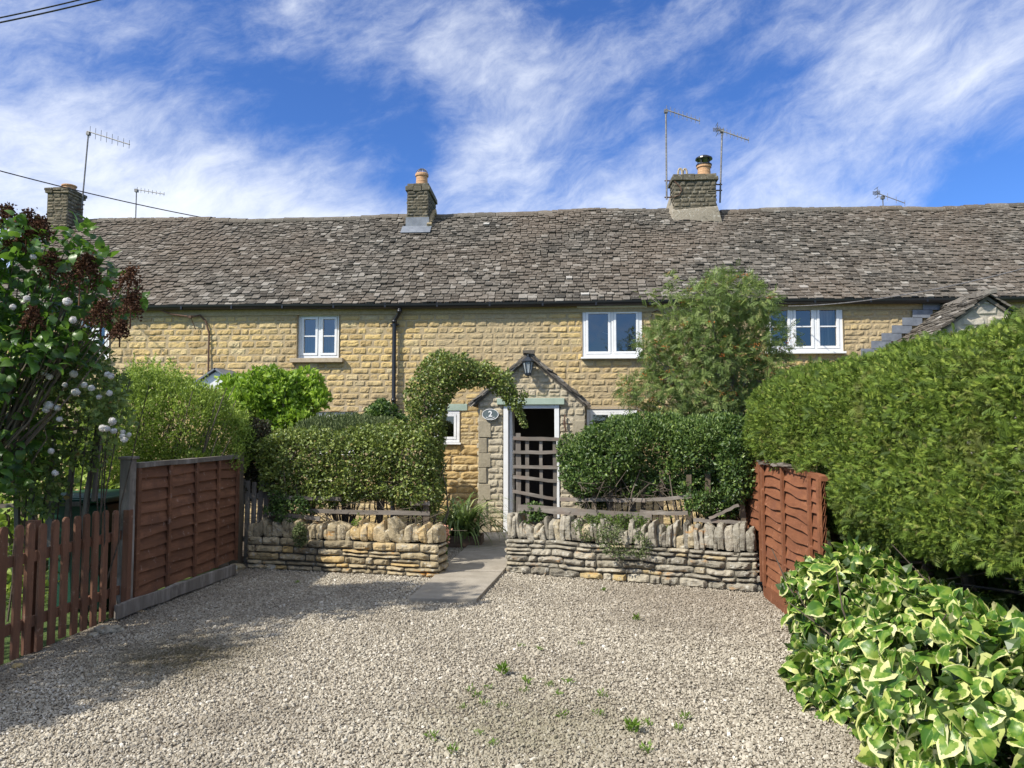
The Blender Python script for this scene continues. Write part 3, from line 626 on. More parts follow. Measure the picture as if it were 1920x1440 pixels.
CH['end'] = (P(88, 380, YR-.4)[0], P(127, 380, YR-.4)[0], YR-.4, YR+.12)
def in_ch(p): return any(c[0]-.02 < p[0] < c[1]+.02 and c[2]-.02 < p[1] < c[3] for c in CH.values())
def sag(x, t_): return sagz(x)*t_+.02*math.sin(x*1.9+t_*5)*t_*(1-t_)*2
mb = MB(); roof_slates(mb, np.array((X0-.08, YW, EZ+.03))-Sd*OV, (1, 0, 0), Sd, Nr, X1-X0+.1, SL+OV, ex=.090, wd=(.095, .165), sag=sag, th=.022, skip=in_ch)
roof = mb.build('roof', 'stone_slate', terr)
mb = MB(); xs = np.linspace(X0-.06, X1, 80)
for a, b in zip(xs[:-1], xs[1:]):
    for fr0 in (0, .25, .5, .75):
        q = []
        for x, tt in ((a, fr0), (b, fr0), (b, fr0+.25), (a, fr0+.25)): q.append(np.array((x, YW, EZ+.03))-Sd*(OV-.03)+Sd*(SL+OV-.03)*tt+Nr*sag(x, tt))
        mb.poly(q)
mb.poly([(X0-.06, YR, RZ), (X1, YR, RZ), (X1, YR+RD+.1, EZ-.05), (X0-.06, YR+RD+.1, EZ-.05)])
mb.build('roof_underlay', 'roof_underlay', roof)
mb = MB(); x = X0-.1
while x < X1:
    l = random.uniform(.36, .46)
    if not any(c[0]-.02 < x+l/2 < c[1]+.02 for c in CH.values()):
        zc = RZ+.02+sagz(x+l/2)*Nr[2]+random.gauss(0, .004); V = []; 
        for xx in (x+.004, x+l*.33, x+l*.66, x+l-.004):
            for k in range(9):
                a = math.pi*(k/8); V.append((xx, YR+math.cos(a)*.135+random.gauss(0, .003), zc-.05+math.sin(a)*.115+random.gauss(0, .003)))
        f = []; S_ = []
        for i in range(3):
            for k in range(8): f += [i*9+k, i*9+k+1, i*9+10+k, i*9+9+k]; S_.append(4)
        f += list(range(9)); S_.append(9); f += [27+k for k in range(9)][::-1]; S_.append(9)
        mb.add(V, f, S_, random.gauss(.5, .14))
    x += l
mb.build('ridge_tiles', 'stone_slate', roof)
# gutter with brackets, downpipe
GY = YW-.155; mb = MB(); GZ = EZ-.075
gx = np.linspace(X0, X1, 40); V = []
prof = [(math.cos(a)*.057, math.sin(a)*.055) for a in np.linspace(math.pi, 2*math.pi, 9)]; prof = [(a*1.15, b*1.45) for a, b in prof]; prof = prof+[(.052, .004), *[(math.cos(a)*.050, math.sin(a)*.048) for a in np.linspace(2*math.pi, math.pi, 9)][1:-1], (-.052, .004)]
for xg in gx:
    for (a, b) in prof: V.append((xg, GY+a+.02, GZ+b+.03+.012*math.sin(xg*.8)))
n = len(prof); f = []; S_ = []
for i in range(len(gx)-1):
    for k in range(n): f += [i*n+k, i*n+(k+1) % n, (i+1)*n+(k+1) % n, (i+1)*n+k]; S_.append(4)
mb.add(V, f, S_)
for xg in np.arange(X0+.4, X1, .9): mb.box((xg, GY+.02, GZ+.0), (.03, .125, .075)); mb.box((xg, GY+.1, GZ+.02), (.03, .07, .05))
mb.box((X0+(X1-X0)/2, YW-.03, GZ+.04), (X1-X0, .022, .13))
mb.build('gutter', 'black_plastic', terr)
mb = MB(); dx = P(739, 650, YW-.08)[0]; gx_ = dx+.10
mb.tube([(gx_, GY+.02, GZ-.01), (gx_, GY+.02, GZ-.10), (gx_-.01, GY+.04, GZ-.13), (dx+.01, YW-.085, GZ-.24), (dx, YW-.08, GZ-.28), (dx, YW-.08, GZ-.4), (dx, YW-.08, .15), (dx, YW-.14, .06)], .036, 12)
for zz in (GZ-.1, GZ-.27, 2.1, .9): mb.tube([(dx if zz < 3.6 else gx_, YW-.08 if zz < 3.6 else GY+.02, zz-.03), (dx if zz < 3.6 else gx_, YW-.08 if zz < 3.6 else GY+.02, zz+.03)], .045, 12)
for zz in (GZ-.32, 2.0, .8): mb.box((dx, YW-.04, zz), (.15, .06, .025))
mb.build('downpipe', 'black_plastic', terr, smooth=True)

def window(r, lights, bar=False, dy=.07, sill=None, lintel=None, fw=.055, parent=terr, y=YW, curtain=False, handle=None):
    x0, x1, z0, z1 = r; yc = y+dy; mb = MB(); fd = .07
    mb.box(((x0+x1)/2, yc, z1-fw/2), (x1-x0, fd, fw)); mb.box(((x0+x1)/2, yc, z0+fw/2), (x1-x0, fd, fw))
    for xx in (x0+fw/2, x1-fw/2): mb.box((xx, yc, (z0+z1)/2), (fw, fd, z1-z0-2*fw))
    W_ = (x1-x0-2*fw); lw = W_/lights; mu = .045
    for i in range(1, lights): mb.box((x0+fw+lw*i, yc, (z0+z1)/2), (mu, fd-.006, z1-z0-2*fw))
    win = mb.build('window', 'white_paint', parent, bevel=.005)
    for i in range(lights):
        a = x0+fw+lw*i+(mu/2 if i else 0); b = x0+fw+lw*(i+1)-(mu/2 if i < lights-1 else 0); sw_ = .042; c, d = z0+fw, z1-fw; ys = yc-.018; mb = MB()
        a += .003; b -= .003; c += .003; d -= .003
        mb.box(((a+b)/2, ys, d-sw_/2), (b-a, .05, sw_)); mb.box(((a+b)/2, ys, c+sw_/2), (b-a, .05, sw_))
        for xx in (a+sw_/2, b-sw_/2): mb.box((xx, ys, (c+d)/2), (sw_, .05, d-c-2*sw_))
        if bar: mb.box(((a+b)/2, ys, (c+d)/2+(d-c)*.0), (b-a-2*sw_, .03, .022))
        if handle is not None and i == handle: mb.bar((b-sw_*.4, ys+.04, (c+d)/2-.02), (b-sw_-.09, ys+.05, (c+d)/2+.01), .012, .012)
        mb.build('sash', 'white_paint', win, bevel=.004)
        mb = MB(); tl = random.gauss(0, .004); mb.poly([(a+sw_, ys+.01, c+sw_), (b-sw_, ys+.01+tl, c+sw_), (b-sw_, ys+.01+tl*.5, d-sw_), (a+sw_, ys+.01, d-sw_)]); mb.build('pane', 'glass', win)
    if curtain:
        mb = MB()
        for (a, b) in ((x0+fw, x0+fw+W_*.24), (x1-fw-W_*.24, x1-fw)) if curtain == 'sides' else ((x0+fw, x1-fw),):
            k = 24; V = []; mb = MB()
            for i in range(k+1):
                xx = a+(b-a)*i/k; yy = yc+.16+.018*math.sin(i*1.9)
                V += [(xx, yy, z0+(z1-z0)*(.0 if curtain == 'sides' else .0)), (xx, yy, z1-(0 if curtain == 'sides' else (z1-z0)*.42))]
            f = []
            for i in range(k): f += [2*i, 2*i+2, 2*i+3, 2*i+1]
            mb.add(V, f, [4]*k); mb.build('curtain', 'curtain', win)
    if sill:
        mat, ex_, hh, pr = sill; mb = MB(); mb.box(((x0+x1)/2, y-pr/2+.02, z0-hh/2), (x1-x0+2*ex_, pr+.10, hh), tint=.5); mb.build('sill', mat, win, bevel=.005)
    if lintel:
        mat, e0, e1, hh, pr = lintel; mb = MB(); mb.box(((x0-e0+x1+e1)/2, y-pr/2+.03, z1+hh/2), (x1-x0+e0+e1, pr+.06, hh), tint=.4); mb.build('lintel', mat, win, bevel=.004)
    return win
window(WIN['left'], 2, True, .10, ('buff_sill', .09, .075, .07), ('dark_lintel', .17, .17, .085, .02), curtain='half')
window(WIN['mid'], 2, False, .03, ('white_paint', .03, .03, .07), ('white_paint', .09, .08, .06, .05), handle=0)
window(WIN['right'], 3, True, .03, ('white_paint', .02, .035, .06), ('dark_lintel', .02, .02, .03, .0), curtain='sides')
window(WIN['gl'], 1, False, .03, ('white_paint', .03, .03, .06), ('sage_paint', .06, .13, .115, .02))
window(WIN['gr'], 2, False, .03, ('white_paint', .03, .03, .06), ('buff_sill', .05, .05, .04, .0))
window(WIN['far'], 2, True, .05, ('white_paint', .03, .03, .06), ('dark_lintel', .1, .1, .08, .02), curtain='half')
window(WIN['gfar'], 2, False, .05, ('white_paint', .03, .03, .06), ('buff_sill', .1, .1, .1, .0))

# ---- chimneys
def chimney(fp, z0, z1, cap, name='chimney', brick=(.055, .08)):
    x0, x1, y0, y1 = fp; mb = MB(); L = x1-x0; D = y1-y0
    stones(mb, (x0, y0, z0), (1, 0, 0), (0, -1, 0), L, 0, z1-z0, brick, (.12, .22), .005, .012, .5, rough=.006); stones(mb, (x1, y0, z0), (0, 1, 0), (1, 0, 0), D, 0, z1-z0, brick, (.12, .22), .005, .012, .5, rough=.006)
    stones(mb, (x0, y0, z0), (0, 1, 0), (-1, 0, 0), D, 0, z1-z0, brick, (.12, .22), .005, .012, .5, rough=.006)
    mb.box(((x0+x1)/2, (y0+y1)/2, (z0+z1)/2), (L-.008, D-.008, z1-z0), tint=.2)
    ch = mb.build(name, 'chimney_stone', terr)
    mb = MB()
    for (e, h0, h1) in cap:
        n = max(3, int((L+2*e)/.2)); xs_ = np.linspace(x0-e, x1+e, n+1)
        for a, b in zip(xs_[:-1], xs_[1:]): mb.box(((a+b)/2, (y0+y1)/2, z1+(h0+h1)/2+random.gauss(0, .003)), (b-a-.006, D+2*e+random.gauss(0, .008), h1-h0), jit=.004, tint=random.uniform(.1, .8))
    mb.build('capping', 'chimney_stone', ch, bevel=.008)
    return ch
def pot(ch, x, y, z, r, h, cowl=None):
    mb = MB(); mb.lathe((x, y, z-.02), [(r*1.02, 0), (r, .03), (r*.93, h*.45), (r*.95, h*.47), (r*.95, h*.52), (r*.92, h*.55), (r*.92, h*.78), (r*1.08, h*.82), (r*1.08, h*.95), (r*.98, h), (r*.75, h), (r*.7, h*.8)]); p = mb.build('chimney_pot', 'clay', ch, smooth=False)
    if cowl == 'disc':
        mb = MB(); mb.lathe((x, y, z+h-.03), [(r*1.15, 0), (r*1.15, .02), (r*.8, .02)])
        for k in range(5): a = k*1.2566+.3; mb.box((x+math.cos(a)*r*.85, y+math.sin(a)*r*.85, z+h+.05), (.018, .018, .13), rot=(0, 0, a))
        mb.lathe((x, y, z+h+.10), [(r*1.25, 0), (r*1.2, .03), (r*.7, .07), (.01, .085)]); mb.build('cowl', 'black_plastic', p)
    if cowl == 'dome':
        mb = MB()
        for k in range(10):
            a = k*math.pi/10; mb.tube([(x+math.cos(a)*r*.95*math.cos(b), y+math.sin(a)*r*.95*math.cos(b), z+h-.03+math.sin(b)*r*.9) for b in np.linspace(0, math.pi, 12)], .004, 4)
        for b in (.35, .7, 1.1): mb.tube([(x+math.cos(a)*r*.95*math.cos(b), y+math.sin(a)*r*.95*math.cos(b), z+h-.03+math.sin(b)*r*.9) for a in np.linspace(0, 2*math.pi, 20)], .003, 4)
        mb.build('bird_guard', 'galvanised', p)
    return p
def roofz(y): return EZ+.03+(y-YW)*math.tan(ang)
fp = CH['mid']; zt = P(783, 357, fp[2])[2]; ch = chimney(fp, roofz(fp[2])-.1, zt, [(.035, 0, .09), (.0, .09, .15)]); tag(ch, 'slim dark stone chimney with lead apron')
pot(ch, (fp[0]+fp[1])/2+.02, fp[2]+.35, zt+.15, .13, .34, 'dome')
mb = MB(); za = roofz(fp[2]); mb.box(((fp[0]+fp[1])/2, fp[2]-.012, za+.11), (fp[1]-fp[0]+.04, .012, .26))
A = np.array(((fp[0]+fp[1])/2, fp[2], za)); c_ = A-Sd*.13+Nr*.055; mb.box(c_, (fp[1]-fp[0]+.16, .30, .012), rot=(ang, 0, 0))
mb.build('lead_flashing', 'lead', ch)
mb = MB()
for q in range(9):
    yy = fp[2]+q*.06; mb.box((fp[1]+.035+random.gauss(0, .008), yy, roofz(yy)+.07), (.09, .09, .10), rot=(ang, random.gauss(0, .1), 0), jit=.008)
mb.build('mortar_fillet', 'mortar', ch, bevel=.01)
fp = CH['big']; zt = P(1303, 338, fp[2])[2]; ch = chimney(fp, roofz(fp[2])-.1, zt, [(.045, 0, .07), (.015, .07, .13)], brick=(.07, .1)); tag(ch, 'broad stone chimney between two aerials')
pot(ch, P(1320, 320, fp[2]+.3)[0], fp[2]+.3, zt+.13, .14, .30, 'disc')
mb = MB()
for k in (0, 1):
    xx = fp[0]+.17+k*.10; mb.tube([(xx+.06*math.cos(a)*.7, fp[2]+.2+.02*k, zt+.13+.09+.10*math.sin(a)) for a in np.linspace(0, 2*math.pi, 11)], .022, 6)
mb.build('vent_tile', 'buff_sill', ch)
mb = MB()
xm = (fp[0]+fp[1])/2; zb = roofz(fp[2])
V = [(fp[0]-.06, fp[2]-.10, zb-.10), (fp[1]+.10, fp[2]-.10, zb-.10), (fp[1]+.02, fp[2]-.03, zb+.28), (fp[0]-.02, fp[2]-.03, zb+.22), (fp[0]-.12, fp[3], zb+.3), (fp[1]+.16, fp[3], zb+.3), (fp[1]+.0, fp[3], zb+.75), (fp[0]-.0, fp[3], zb+.7)]
mb.add(V, [0, 1, 2, 3, 1, 5, 6, 2, 4, 0, 3, 7, 3, 2, 6, 7], [4]*4, .9); mb.build('mortar_skirt', 'skirt_mortar', ch)
fp = CH['end']; zt = P(108, 362, fp[2])[2]; ch = chimney(fp, roofz(fp[2])-.1, zt, [(.035, 0, .05), (.05, .05, .11)]); tag(ch, 'brown brick chimney at the left end of the terrace')
pot(ch, fp[0]+.30, fp[2]+.26, zt+.11, .14, .16)
mb = MB(); x_, y_ = P(287, 410, YR+.9)[0], YR+.9; mb.lathe((x_, y_, RZ-.3), [(.07, 0), (.07, .42), (.10, .42), (.10, .47), (.03, .49)]); mb.build('flue_cap', 'galvanised', terr)

# ---- porch at the middle door
def porch_slates(mb, xr, zr, hw, y0, y1, sl, side):
    L = hw/math.cos(sl); S = np.array((-side*math.cos(sl), 0, math.sin(sl))); N = np.array((side*math.sin(sl), 0, math.cos(sl)))
    O_ = np.array((xr+side*hw, y0, zr-hw*math.tan(sl))); roof_slates(mb, O_, (0, 1, 0), S, N, y1-y0, L, ex=.085, wd=(.12, .22), th=.018, tmean=.55)
AP = P(992, 664, 11.55); sl = math.atan2(AP[2]-P(1097, 755, 11.55)[2], P(1100, 755, 11.55)[0]-AP[0]); HW = P(1100, 755, 11.55)[0]-AP[0]
porch = None
def ptop(u): return AP[2]-.05-abs(PX0+u-AP[0])*math.tan(sl)
mb = MB(); Lp = PX1-PX0; dhole = (DOORX[0]-PX0, DOORX[1]-PX0, 0.0, DOORX[3]+.06)
stones(mb, (PX0, 11.6, 0), U, N_, Lp, 0, AP[2]-.08, (.075, .14), (.10, .24), .006, .012, .5, [dhole, (0, .14, 0, 1.75), (Lp-.14, Lp, 0, 1.72)], top=ptop, tint=(.4, 1), rough=.010)
backing(mb, (PX0, 11.6, 0), U, N_, Lp, 0, 0, [dhole], off=-.006, top=ptop)
for xs_, nx in ((PX0, -1), (PX1, 1)):
    stones(mb, (xs_, 11.6, 0), (0, 1, 0), (nx, 0, 0), YW-11.6, 0, 2.0, (.1, .15), (.2, .4), .008, .015, .5, rough=.01); mb.poly([(xs_-nx*.005, 11.61, 0), (xs_-nx*.005, YW, 0), (xs_-nx*.005, YW, 2.02), (xs_-nx*.005, 11.61, 2.02)])
    mb.poly([(xs_-nx*.16, 11.61, 0), (xs_-nx*.16, YW+.2, 0), (xs_-nx*.16, YW+.2, 2.02), (xs_-nx*.16, 11.61, 2.02)])
mb.poly([(PX0+.1, 11.61, 2.06), (PX1-.1, 11.61, 2.06), (PX1-.1, YW+.2, 2.06), (PX0+.1, YW+.2, 2.06)])
porch = mb.build('porch', 'porch_stone', terr); tag(porch, 'gabled stone porch over the open front door')
for xa, sgn in ((PX0, 1), (PX1, -1)):
    mb = MB(); z = 0; k = 0
    while z < 1.70:
        h = random.uniform(.2, .3) if z < 1.3 else 1.74-z; wq = (.20, .14)[k % 2]
        mb.box((xa+sgn*(wq/2-.004), 11.6+.075, z+h/2), (wq-.008, .19, h-.010), jit=.003, tint=random.random()*.6); z += h; k += 1
        if z > 1.72: break
    mb.build('quoins', 'quoin_stone', porch, bevel=.006)
mb = MB(); zz = DOORX[3]+.0; mb.box(((DOORX[0]+DOORX[1])/2-.01, 11.585, zz+.035), (DOORX[1]-DOORX[0]+.18, .09, .10)); mb.build('lintel', 'sage_paint', porch, bevel=.005)
mb = MB(); dx0, dx1 = DOORX[0], DOORX[1]; dz = DOORX[3]-.015
mb.box((dx0+.038, 11.64, dz/2), (.075, .11, dz)); mb.box((dx1-.038, 11.64, dz/2), (.075, .11, dz)); mb.box(((dx0+dx1)/2, 11.64, dz-.03), (dx1-dx0-.15, .10, .06)); mb.box(((dx0+dx1)/2, 11.64, .03), (dx1-dx0-.15, .11, .05))
mb.build('door_frame', 'white_paint', porch, bevel=.005)
mb = MB(); mb.box((dx0+.105, 12.06, dz/2), (.045, .70, dz-.1)); 
for zc, hh in ((.45, .55), (1.3, .8)): mb.box((dx0+.131, 12.06, zc), (.01, .46, hh))
mb.build('door', 'white_paint', porch, bevel=.006)
mb = MB(); 
for s_ in (1, -1): porch_slates(mb, AP[0], AP[2]-.02, HW+.02, 11.55, YW, sl, s_)
mb.prism([(AP[0]-HW, AP[2]-.03-HW*math.tan(sl)), (AP[0], AP[2]-.03), (AP[0]+HW, AP[2]-.03-HW*math.tan(sl)), (AP[0]+HW-.02, AP[2]-.06-HW*math.tan(sl)), (AP[0], AP[2]-.075), (AP[0]-HW+.02, AP[2]-.06-HW*math.tan(sl))], 11.565, YW, .6)
for k in range(5): mb.box((AP[0]+random.gauss(0, .01), 11.58+k*.23, AP[2]+.02), (.16, .22, .05), rot=(0, random.gauss(0, .1), 0), jit=.008)
# thick verge: two rows of tilted slates seen end on
for s_ in (-1, 1):
    for lay in (0, 1, 2):
        d = .02
        while d < HW/math.cos(sl)-.06:
            l = random.uniform(.14, .24); a0 = AP[0]+s_*math.cos(sl)*(d+l/2); z0_ = AP[2]-.03-math.sin(sl)*(d+l/2)+lay*.028+.004
            mb.box((a0, 11.575+lay*.012+random.gauss(0, .008), z0_), (l, .13, random.uniform(.016, .026)), rot=(0, s_*(sl+random.gauss(.03, .03)), 0), jit=.003, tint=random.uniform(.5, 1)); d += l*.82
mb.build('porch_roof', 'stone_slate', porch)
# hanging bits by the door: iron boot scraper shape and a bauble
mb = MB(); hx = P(1059, 785, 11.56)[0]; mb.tube([(hx, 11.56, 1.83), (hx-.01, 11.55, 1.70), (hx+.01, 11.55, 1.60), (hx, 11.56, 1.53)], [.006, .016, .013, .004], 7); mb.tube([(hx, 11.56, 1.53), (hx+.01, 11.55, 1.47)], .02, 7)
for q in range(3): mb.tube([(hx, 11.56, 1.83-q*.1), (hx+.03, 11.54, 1.78-q*.1)], .005, 5)
tag(mb.build('iron_bell', 'rusty_metal'), 'rusty iron bell pull hanging right of the front door', 'bell')

# ---- second gabled porch at the right edge
AP2 = P(1854, 550, 11.3); sl2 = rad(37); HW2 = 1.5
def ptop2(u): return AP2[2]-.06-abs(u-HW2+.1)*math.tan(sl2)
mb = MB(); stones(mb, (AP2[0]-HW2+.1, 11.38, 0), U, N_, 2*HW2-.2, .8, AP2[2]-.1, (.12, .18), (.25, .5), .008, .022, .5, top=ptop2, tint=(.5, 1)); backing(mb, (AP2[0]-HW2+.1, 11.38, 0), U, N_, 2*HW2-.2, 0, 0, top=ptop2)
for xs_, nx in ((AP2[0]-HW2+.1, -1), (AP2[0]+HW2-.1, 1)): mb.poly([(xs_, 11.38, 0), (xs_, YW, 0), (xs_, YW, 2.3), (xs_, 11.38, 2.3)])
p2 = mb.build('porch', 'pale_ashlar', terr); tag(p2, 'pale stone gabled porch half hidden by the tall hedge')
mb = MB()
for s_ in (1, -1): porch_slates(mb, AP2[0], AP2[2]-.02, HW2, 11.33, YW, sl2, s_)
mb.prism([(AP2[0]-HW2, AP2[2]-.03-HW2*math.tan(sl2)), (AP2[0], AP2[2]-.03), (AP2[0]+HW2, AP2[2]-.03-HW2*math.tan(sl2)), (AP2[0], AP2[2]-.09)], 11.345, YW, .7)
for k in range(6): mb.box((AP2[0]+random.gauss(0, .01), 11.36+k*.22, AP2[2]+.02), (.17, .21, .06), rot=(0, random.gauss(0, .1), 0), jit=.01, tint=.85)
mb.build('porch_roof', 'stone_slate', p2)
mb = MB(); nst = 9
for k in range(nst):   # stepped flashing down the wall beside the porch roof
    xs0 = AP2[0]-.02-(k+1)*.17; zs = AP2[2]+.10-(k+1)*.17*math.tan(sl2); mb.box((xs0-.0, YW-.045, zs+.05), (.32, .01, .135), jit=0)
mb.build('stepped_flashing', 'lead', p2)
# ---- small white gabled hood over the neighbour's door, mostly behind bushes
hp = P(405, 692, 11.9); mb = MB(); mb.prism([(hp[0]-.45, hp[2]-.32), (hp[0], hp[2]-.03), (hp[0]+.45, hp[2]-.32)], 11.92, YW-.03); hood = mb.build('door_hood', 'white_paint', terr)
mb = MB()
for s_ in (-1, 1): mb.box((hp[0]+s_*.24, 12.24, hp[2]-.155), (.60, .78, .025), rot=(0, s_*math.atan2(.30, .45), 0))
mb.build('hood_roof', 'lead', hood)

# ---- things fixed to the house
LX = P(990, 690, 11.42)
lamp = thing('wall_lantern', (LX[0], 11.58, LX[2]), 'black metal lantern under the peak of the stone porch', 'lantern')
mb = MB(); x, y = LX[0], 11.44; zt = P(990, 664, y)[2]; zb = P(990, 706, y)[2]; H = zt-zb
mb.lathe((x, y, zb), [(.012, 0), (.045, .02), (.05, .045), (.05, .055)], 6)
for k in range(6):
    a = k*math.pi/3; mb.bar((x+.05*math.cos(a), y+.05*math.sin(a), zb+.05), (x+.085*math.cos(a), y+.085*math.sin(a), zb+H*.66), .010, .010)
mb.lathe((x, y, zb+H*.65), [(.10, 0), (.105, .012), (.075, .04), (.045, H*.18), (.02, H*.24), (.022, H*.28), (.008, H*.34)], 6)
mb.box((x, 11.57, zb+H*.45), (.05, .03, .16)); mb.tube([(x, 11.56, zb+H*.25), (x, 11.52, zb+H*.05), (x, 11.46, zb+.02)], .011, 6); mb.tube([(x, 11.56, zb+H*.55), (x, 11.52, zb+H*.95), (x, 11.45, zb+H*.98)], .009, 6)
mb.build('lantern_frame', 'lamp_metal', lamp)
mb = MB(); mb.lathe((x, y, zb+.055), [(.043, 0), (.076, H*.66-.06)], 6); mb.build('lantern_glass', 'lamp_glass', lamp)
sp = P(919.5, 777, 11.555); sg = thing('house_number_sign', (sp[0], 11.56, sp[2]), 'oval grey sign with a white number 2 left of the door', 'sign')
def oval(cx, cz, a, b, y0, y1, n=40): return [(cx+a*math.cos(k*2*math.pi/n), cz+b*math.sin(k*2*math.pi/n)) for k in range(n)]
mb = MB(); mb.prism(oval(sp[0], sp[2], .13, .088, 0, 0), 11.540, 11.575); mb.build('plaque', 'sign_slate', sg)
mb = MB(); o1 = oval(sp[0], sp[2], .130, .088, 0, 0); o2 = oval(sp[0], sp[2], .121, .079, 0, 0)
for k in range(40): 
    a, b, c, d = o1[k], o1[(k+1) % 40], o2[(k+1) % 40], o2[k]; mb.add([(a[0], 11.536, a[1]), (b[0], 11.536, b[1]), (c[0], 11.536, c[1]), (d[0], 11.536, d[1])], [0, 1, 2, 3], [4])
for k in range(16):
    a0 = math.pi*(1.22+.56*k/16); a1 = math.pi*(1.22+.56*(k+1)/16); q = [(sp[0]+r_*1.4*math.cos(a)*.98, sp[2]+r_*math.sin(a)) for a, r_ in ((a0, .066), (a1, .066), (a1, .059), (a0, .059))]
    mb.add([(u, 11.536, v) for u, v in q], [0, 1, 2, 3], [4])
mb.build('rim', 'sign_white', sg)
tc = bpy.data.curves.new('numeral', 'FONT'); tc.body = '2'; tc.size = .125; tc.align_x = 'CENTER'; tc.align_y = 'CENTER'; tc.extrude = .002; tc.offset = .0035
to = bpy.data.objects.new('numeral_curve', tc); COL.objects.link(to); bpy.context.view_layer.update()
nm = bpy.data.meshes.new_from_object(to.evaluated_get(bpy.context.evaluated_depsgraph_get())); bpy.data.objects.remove(to)
nm.transform(Matrix.Rotation(rad(90), 4, 'X')); nm.transform(Matrix.Translation(Vector((0, 11.535-11.56, .004)))); nm.materials.append(MATS['sign_white'])
no = bpy.data.objects.new('numeral', nm); COL.objects.link(no); no.parent = sg; ORG['numeral'] = ORG[sg.name]

def aerial(foot, top, boom0, boom1, nel, ell, label, arms=(), refl=False, r=.016):
    base = np.array(foot, float); th = thing('tv_aerial', base, label, 'aerial', 'television aerials on the roof')
    mb = MB(); mb.tube([foot, top], r, 8); mb.build('mast', 'galvanised', th)
    mb = MB(); mb.tube([boom0, boom1], r*.75, 6); mb.box(np.array(top)-(0, 0, .03), (.07, .07, .07)); mb.build('boom', 'galvanised', th)
    b0 = np.array(boom0, float); b1 = np.array(boom1, float)
    for k in range(nel):
        c = b0+(b1-b0)*(.06+.93*k/(nel-1)); l = ell*(1-.35*k/nel); mb = MB(); mb.tube([c-np.array((.0, .0, l/2)), c+np.array((.02*l, .0, l/2))], .0055, 4); mb.build('element', 'galvanised', th)
    if refl:
        mb = MB()
        for dz in (-.10, -.03, .04, .11): mb.tube([b0+(-.02, -.1, dz), b0+(-.02, .1, dz)], .006, 4); mb.tube([b0+(-.10, 0, dz*.3), b0+(.06, 0, dz*.3)], .007, 4)
        mb.tube([b0+(0, 0, -.11), b0+(0, 0, .12)], .007, 4)
        mb.build('reflector', 'galvanised', th)
    if arms:
        mb = MB()
        for a, b in arms: mb.tube([a, b], .014, 6)
        mb.build('bracket', 'rusty_metal', th)
fe = CH['end']; ym = YR-.1
aerial(P(153, 392, ym), P(166, 248, ym), P(164, 246, ym), P(243, 271, ym-.3), 8, .26, 'tall leaning aerial mast strapped to the left end chimney', [(P(140, 384, ym), P(158, 384, ym)), (P(140, 392, ym), P(156, 392, ym))])
aerial(P(254, 420, YR+1.2), P(256, 355, YR+1.2), P(254, 355, YR+1.2), P(308, 364, YR+.9), 8, .12, 'short thin aerial rising behind the ridge near the left end', r=.013)
fb = CH['big']; ym = fb[2]+.2
aerial(P(1250, 374, ym), P(1248.5, 206, ym), P(1246, 205, ym), P(1312, 227, ym-.3), 9, .20, 'tallest aerial mast bracketed left of the broad chimney', [(P(1246, 339, ym), P(1264, 339, ym)), (P(1246, 370, ym), P(1264, 370, ym))], r=.018)
aerial(P(1350, 380, ym), P(1354, 243, ym), P(1346, 243, ym), P(1404, 263, ym-.3), 9, .17, 'aerial mast bracketed right of the broad chimney', [(P(1341, 346, ym), P(1354, 346, ym)), (P(1341, 357, ym), P(1354, 357, ym))], refl=True, r=.018)
yv = YR+1.6
aerial(P(1656, 392, yv), P(1655, 368, yv), P(1645, 362, yv), P(1697, 381, yv-.2), 4, .18, 'small aerial just showing above the right hand ridge', refl=True, r=.013)
mb = MB(); mb.tube([P(1264, 339, fb[2]-.02), P(1275, 350, fb[2]-.02), P(1278, 357, fb[2]-.03), P(1273, 366, fb[2]-.02), P(1262, 370, fb[2]-.02)], .011, 6); tag(mb.build('chimney_strap', 'rusty_metal'), 'bent rusty iron strap on the broad chimney face', 'bracket')

def cable(a, b, sagm, r, label, name='overhead_cable', mat='black_plastic', n=24):
    a = np.array(a, float); b = np.array(b, float); ts = np.linspace(0, 1, n)[:, None]; pts = a+(b-a)*ts; pts[:, 2] -= 4*sagm*(ts*(1-ts))[:, 0]
    mb = MB(); mb.tube(pts, r, 5); tag(mb.build(name, mat), label, 'cable')
cable(P(-400, 205, 9.5), P(402, 412, YR+.6), .12, .011, 'thin black cable sloping down past the left end chimney to the ridge')
cable(P(-60, 352, 9), P(90, 440, 13.5), .02, .011, 'short dark cable running behind the lilac at far left')
cable(P(-300, 92, 8.5), P(300, -30, 9), .08, .011, 'lower of two parallel wires crossing the top left corner of the sky')
cable(P(-300, 82, 8.6), P(262, -30, 9.1), .08, .010, 'upper of two parallel wires crossing the top left corner of the sky')
cable(P(1478, 574, YW-.2), P(2300, 385, 7), .22, .008, 'pair of thin service wires passing over the right hand gutter', 'service_wire', 'galvanised')
# cable drop on the left wall
c0 = P(288, 576, YW-.12); c1 = P(357, 594, YW-.1); mb = MB(); mb.tube([c0, (c0+c1)/2-(0, 0, .04), c1, P(375, 591, YW-.04), P(386, 603, YW-.035), P(392, 625, YW-.035), P(390.5, 690, YW-.035), P(392, 780, YW-.035)], .016, 7); mb.tube([c1, P(362, 606, YW-.06), P(367, 618, YW-.04)], .007, 5)
mb.box(c1, (.05, .05, .04)); tag(mb.build('wall_conduit', 'rusty_metal'), 'hooked brown cable conduit running down the left cottage wall', 'conduit')
mb = MB(); a_ = P(1224, 585, YW-.03); mb.tube([P(1221, 640, YW-.03), P(1220, 600, YW-.03), a_, P(1232, 582, YW-.03), P(1247, 588, YW-.03), P(1250, 600, YW-.03)], .008, 5); tag(mb.build('wall_cable', 'rusty_metal'), 'thin cable looping on the wall right of the middle upper window', 'cable')

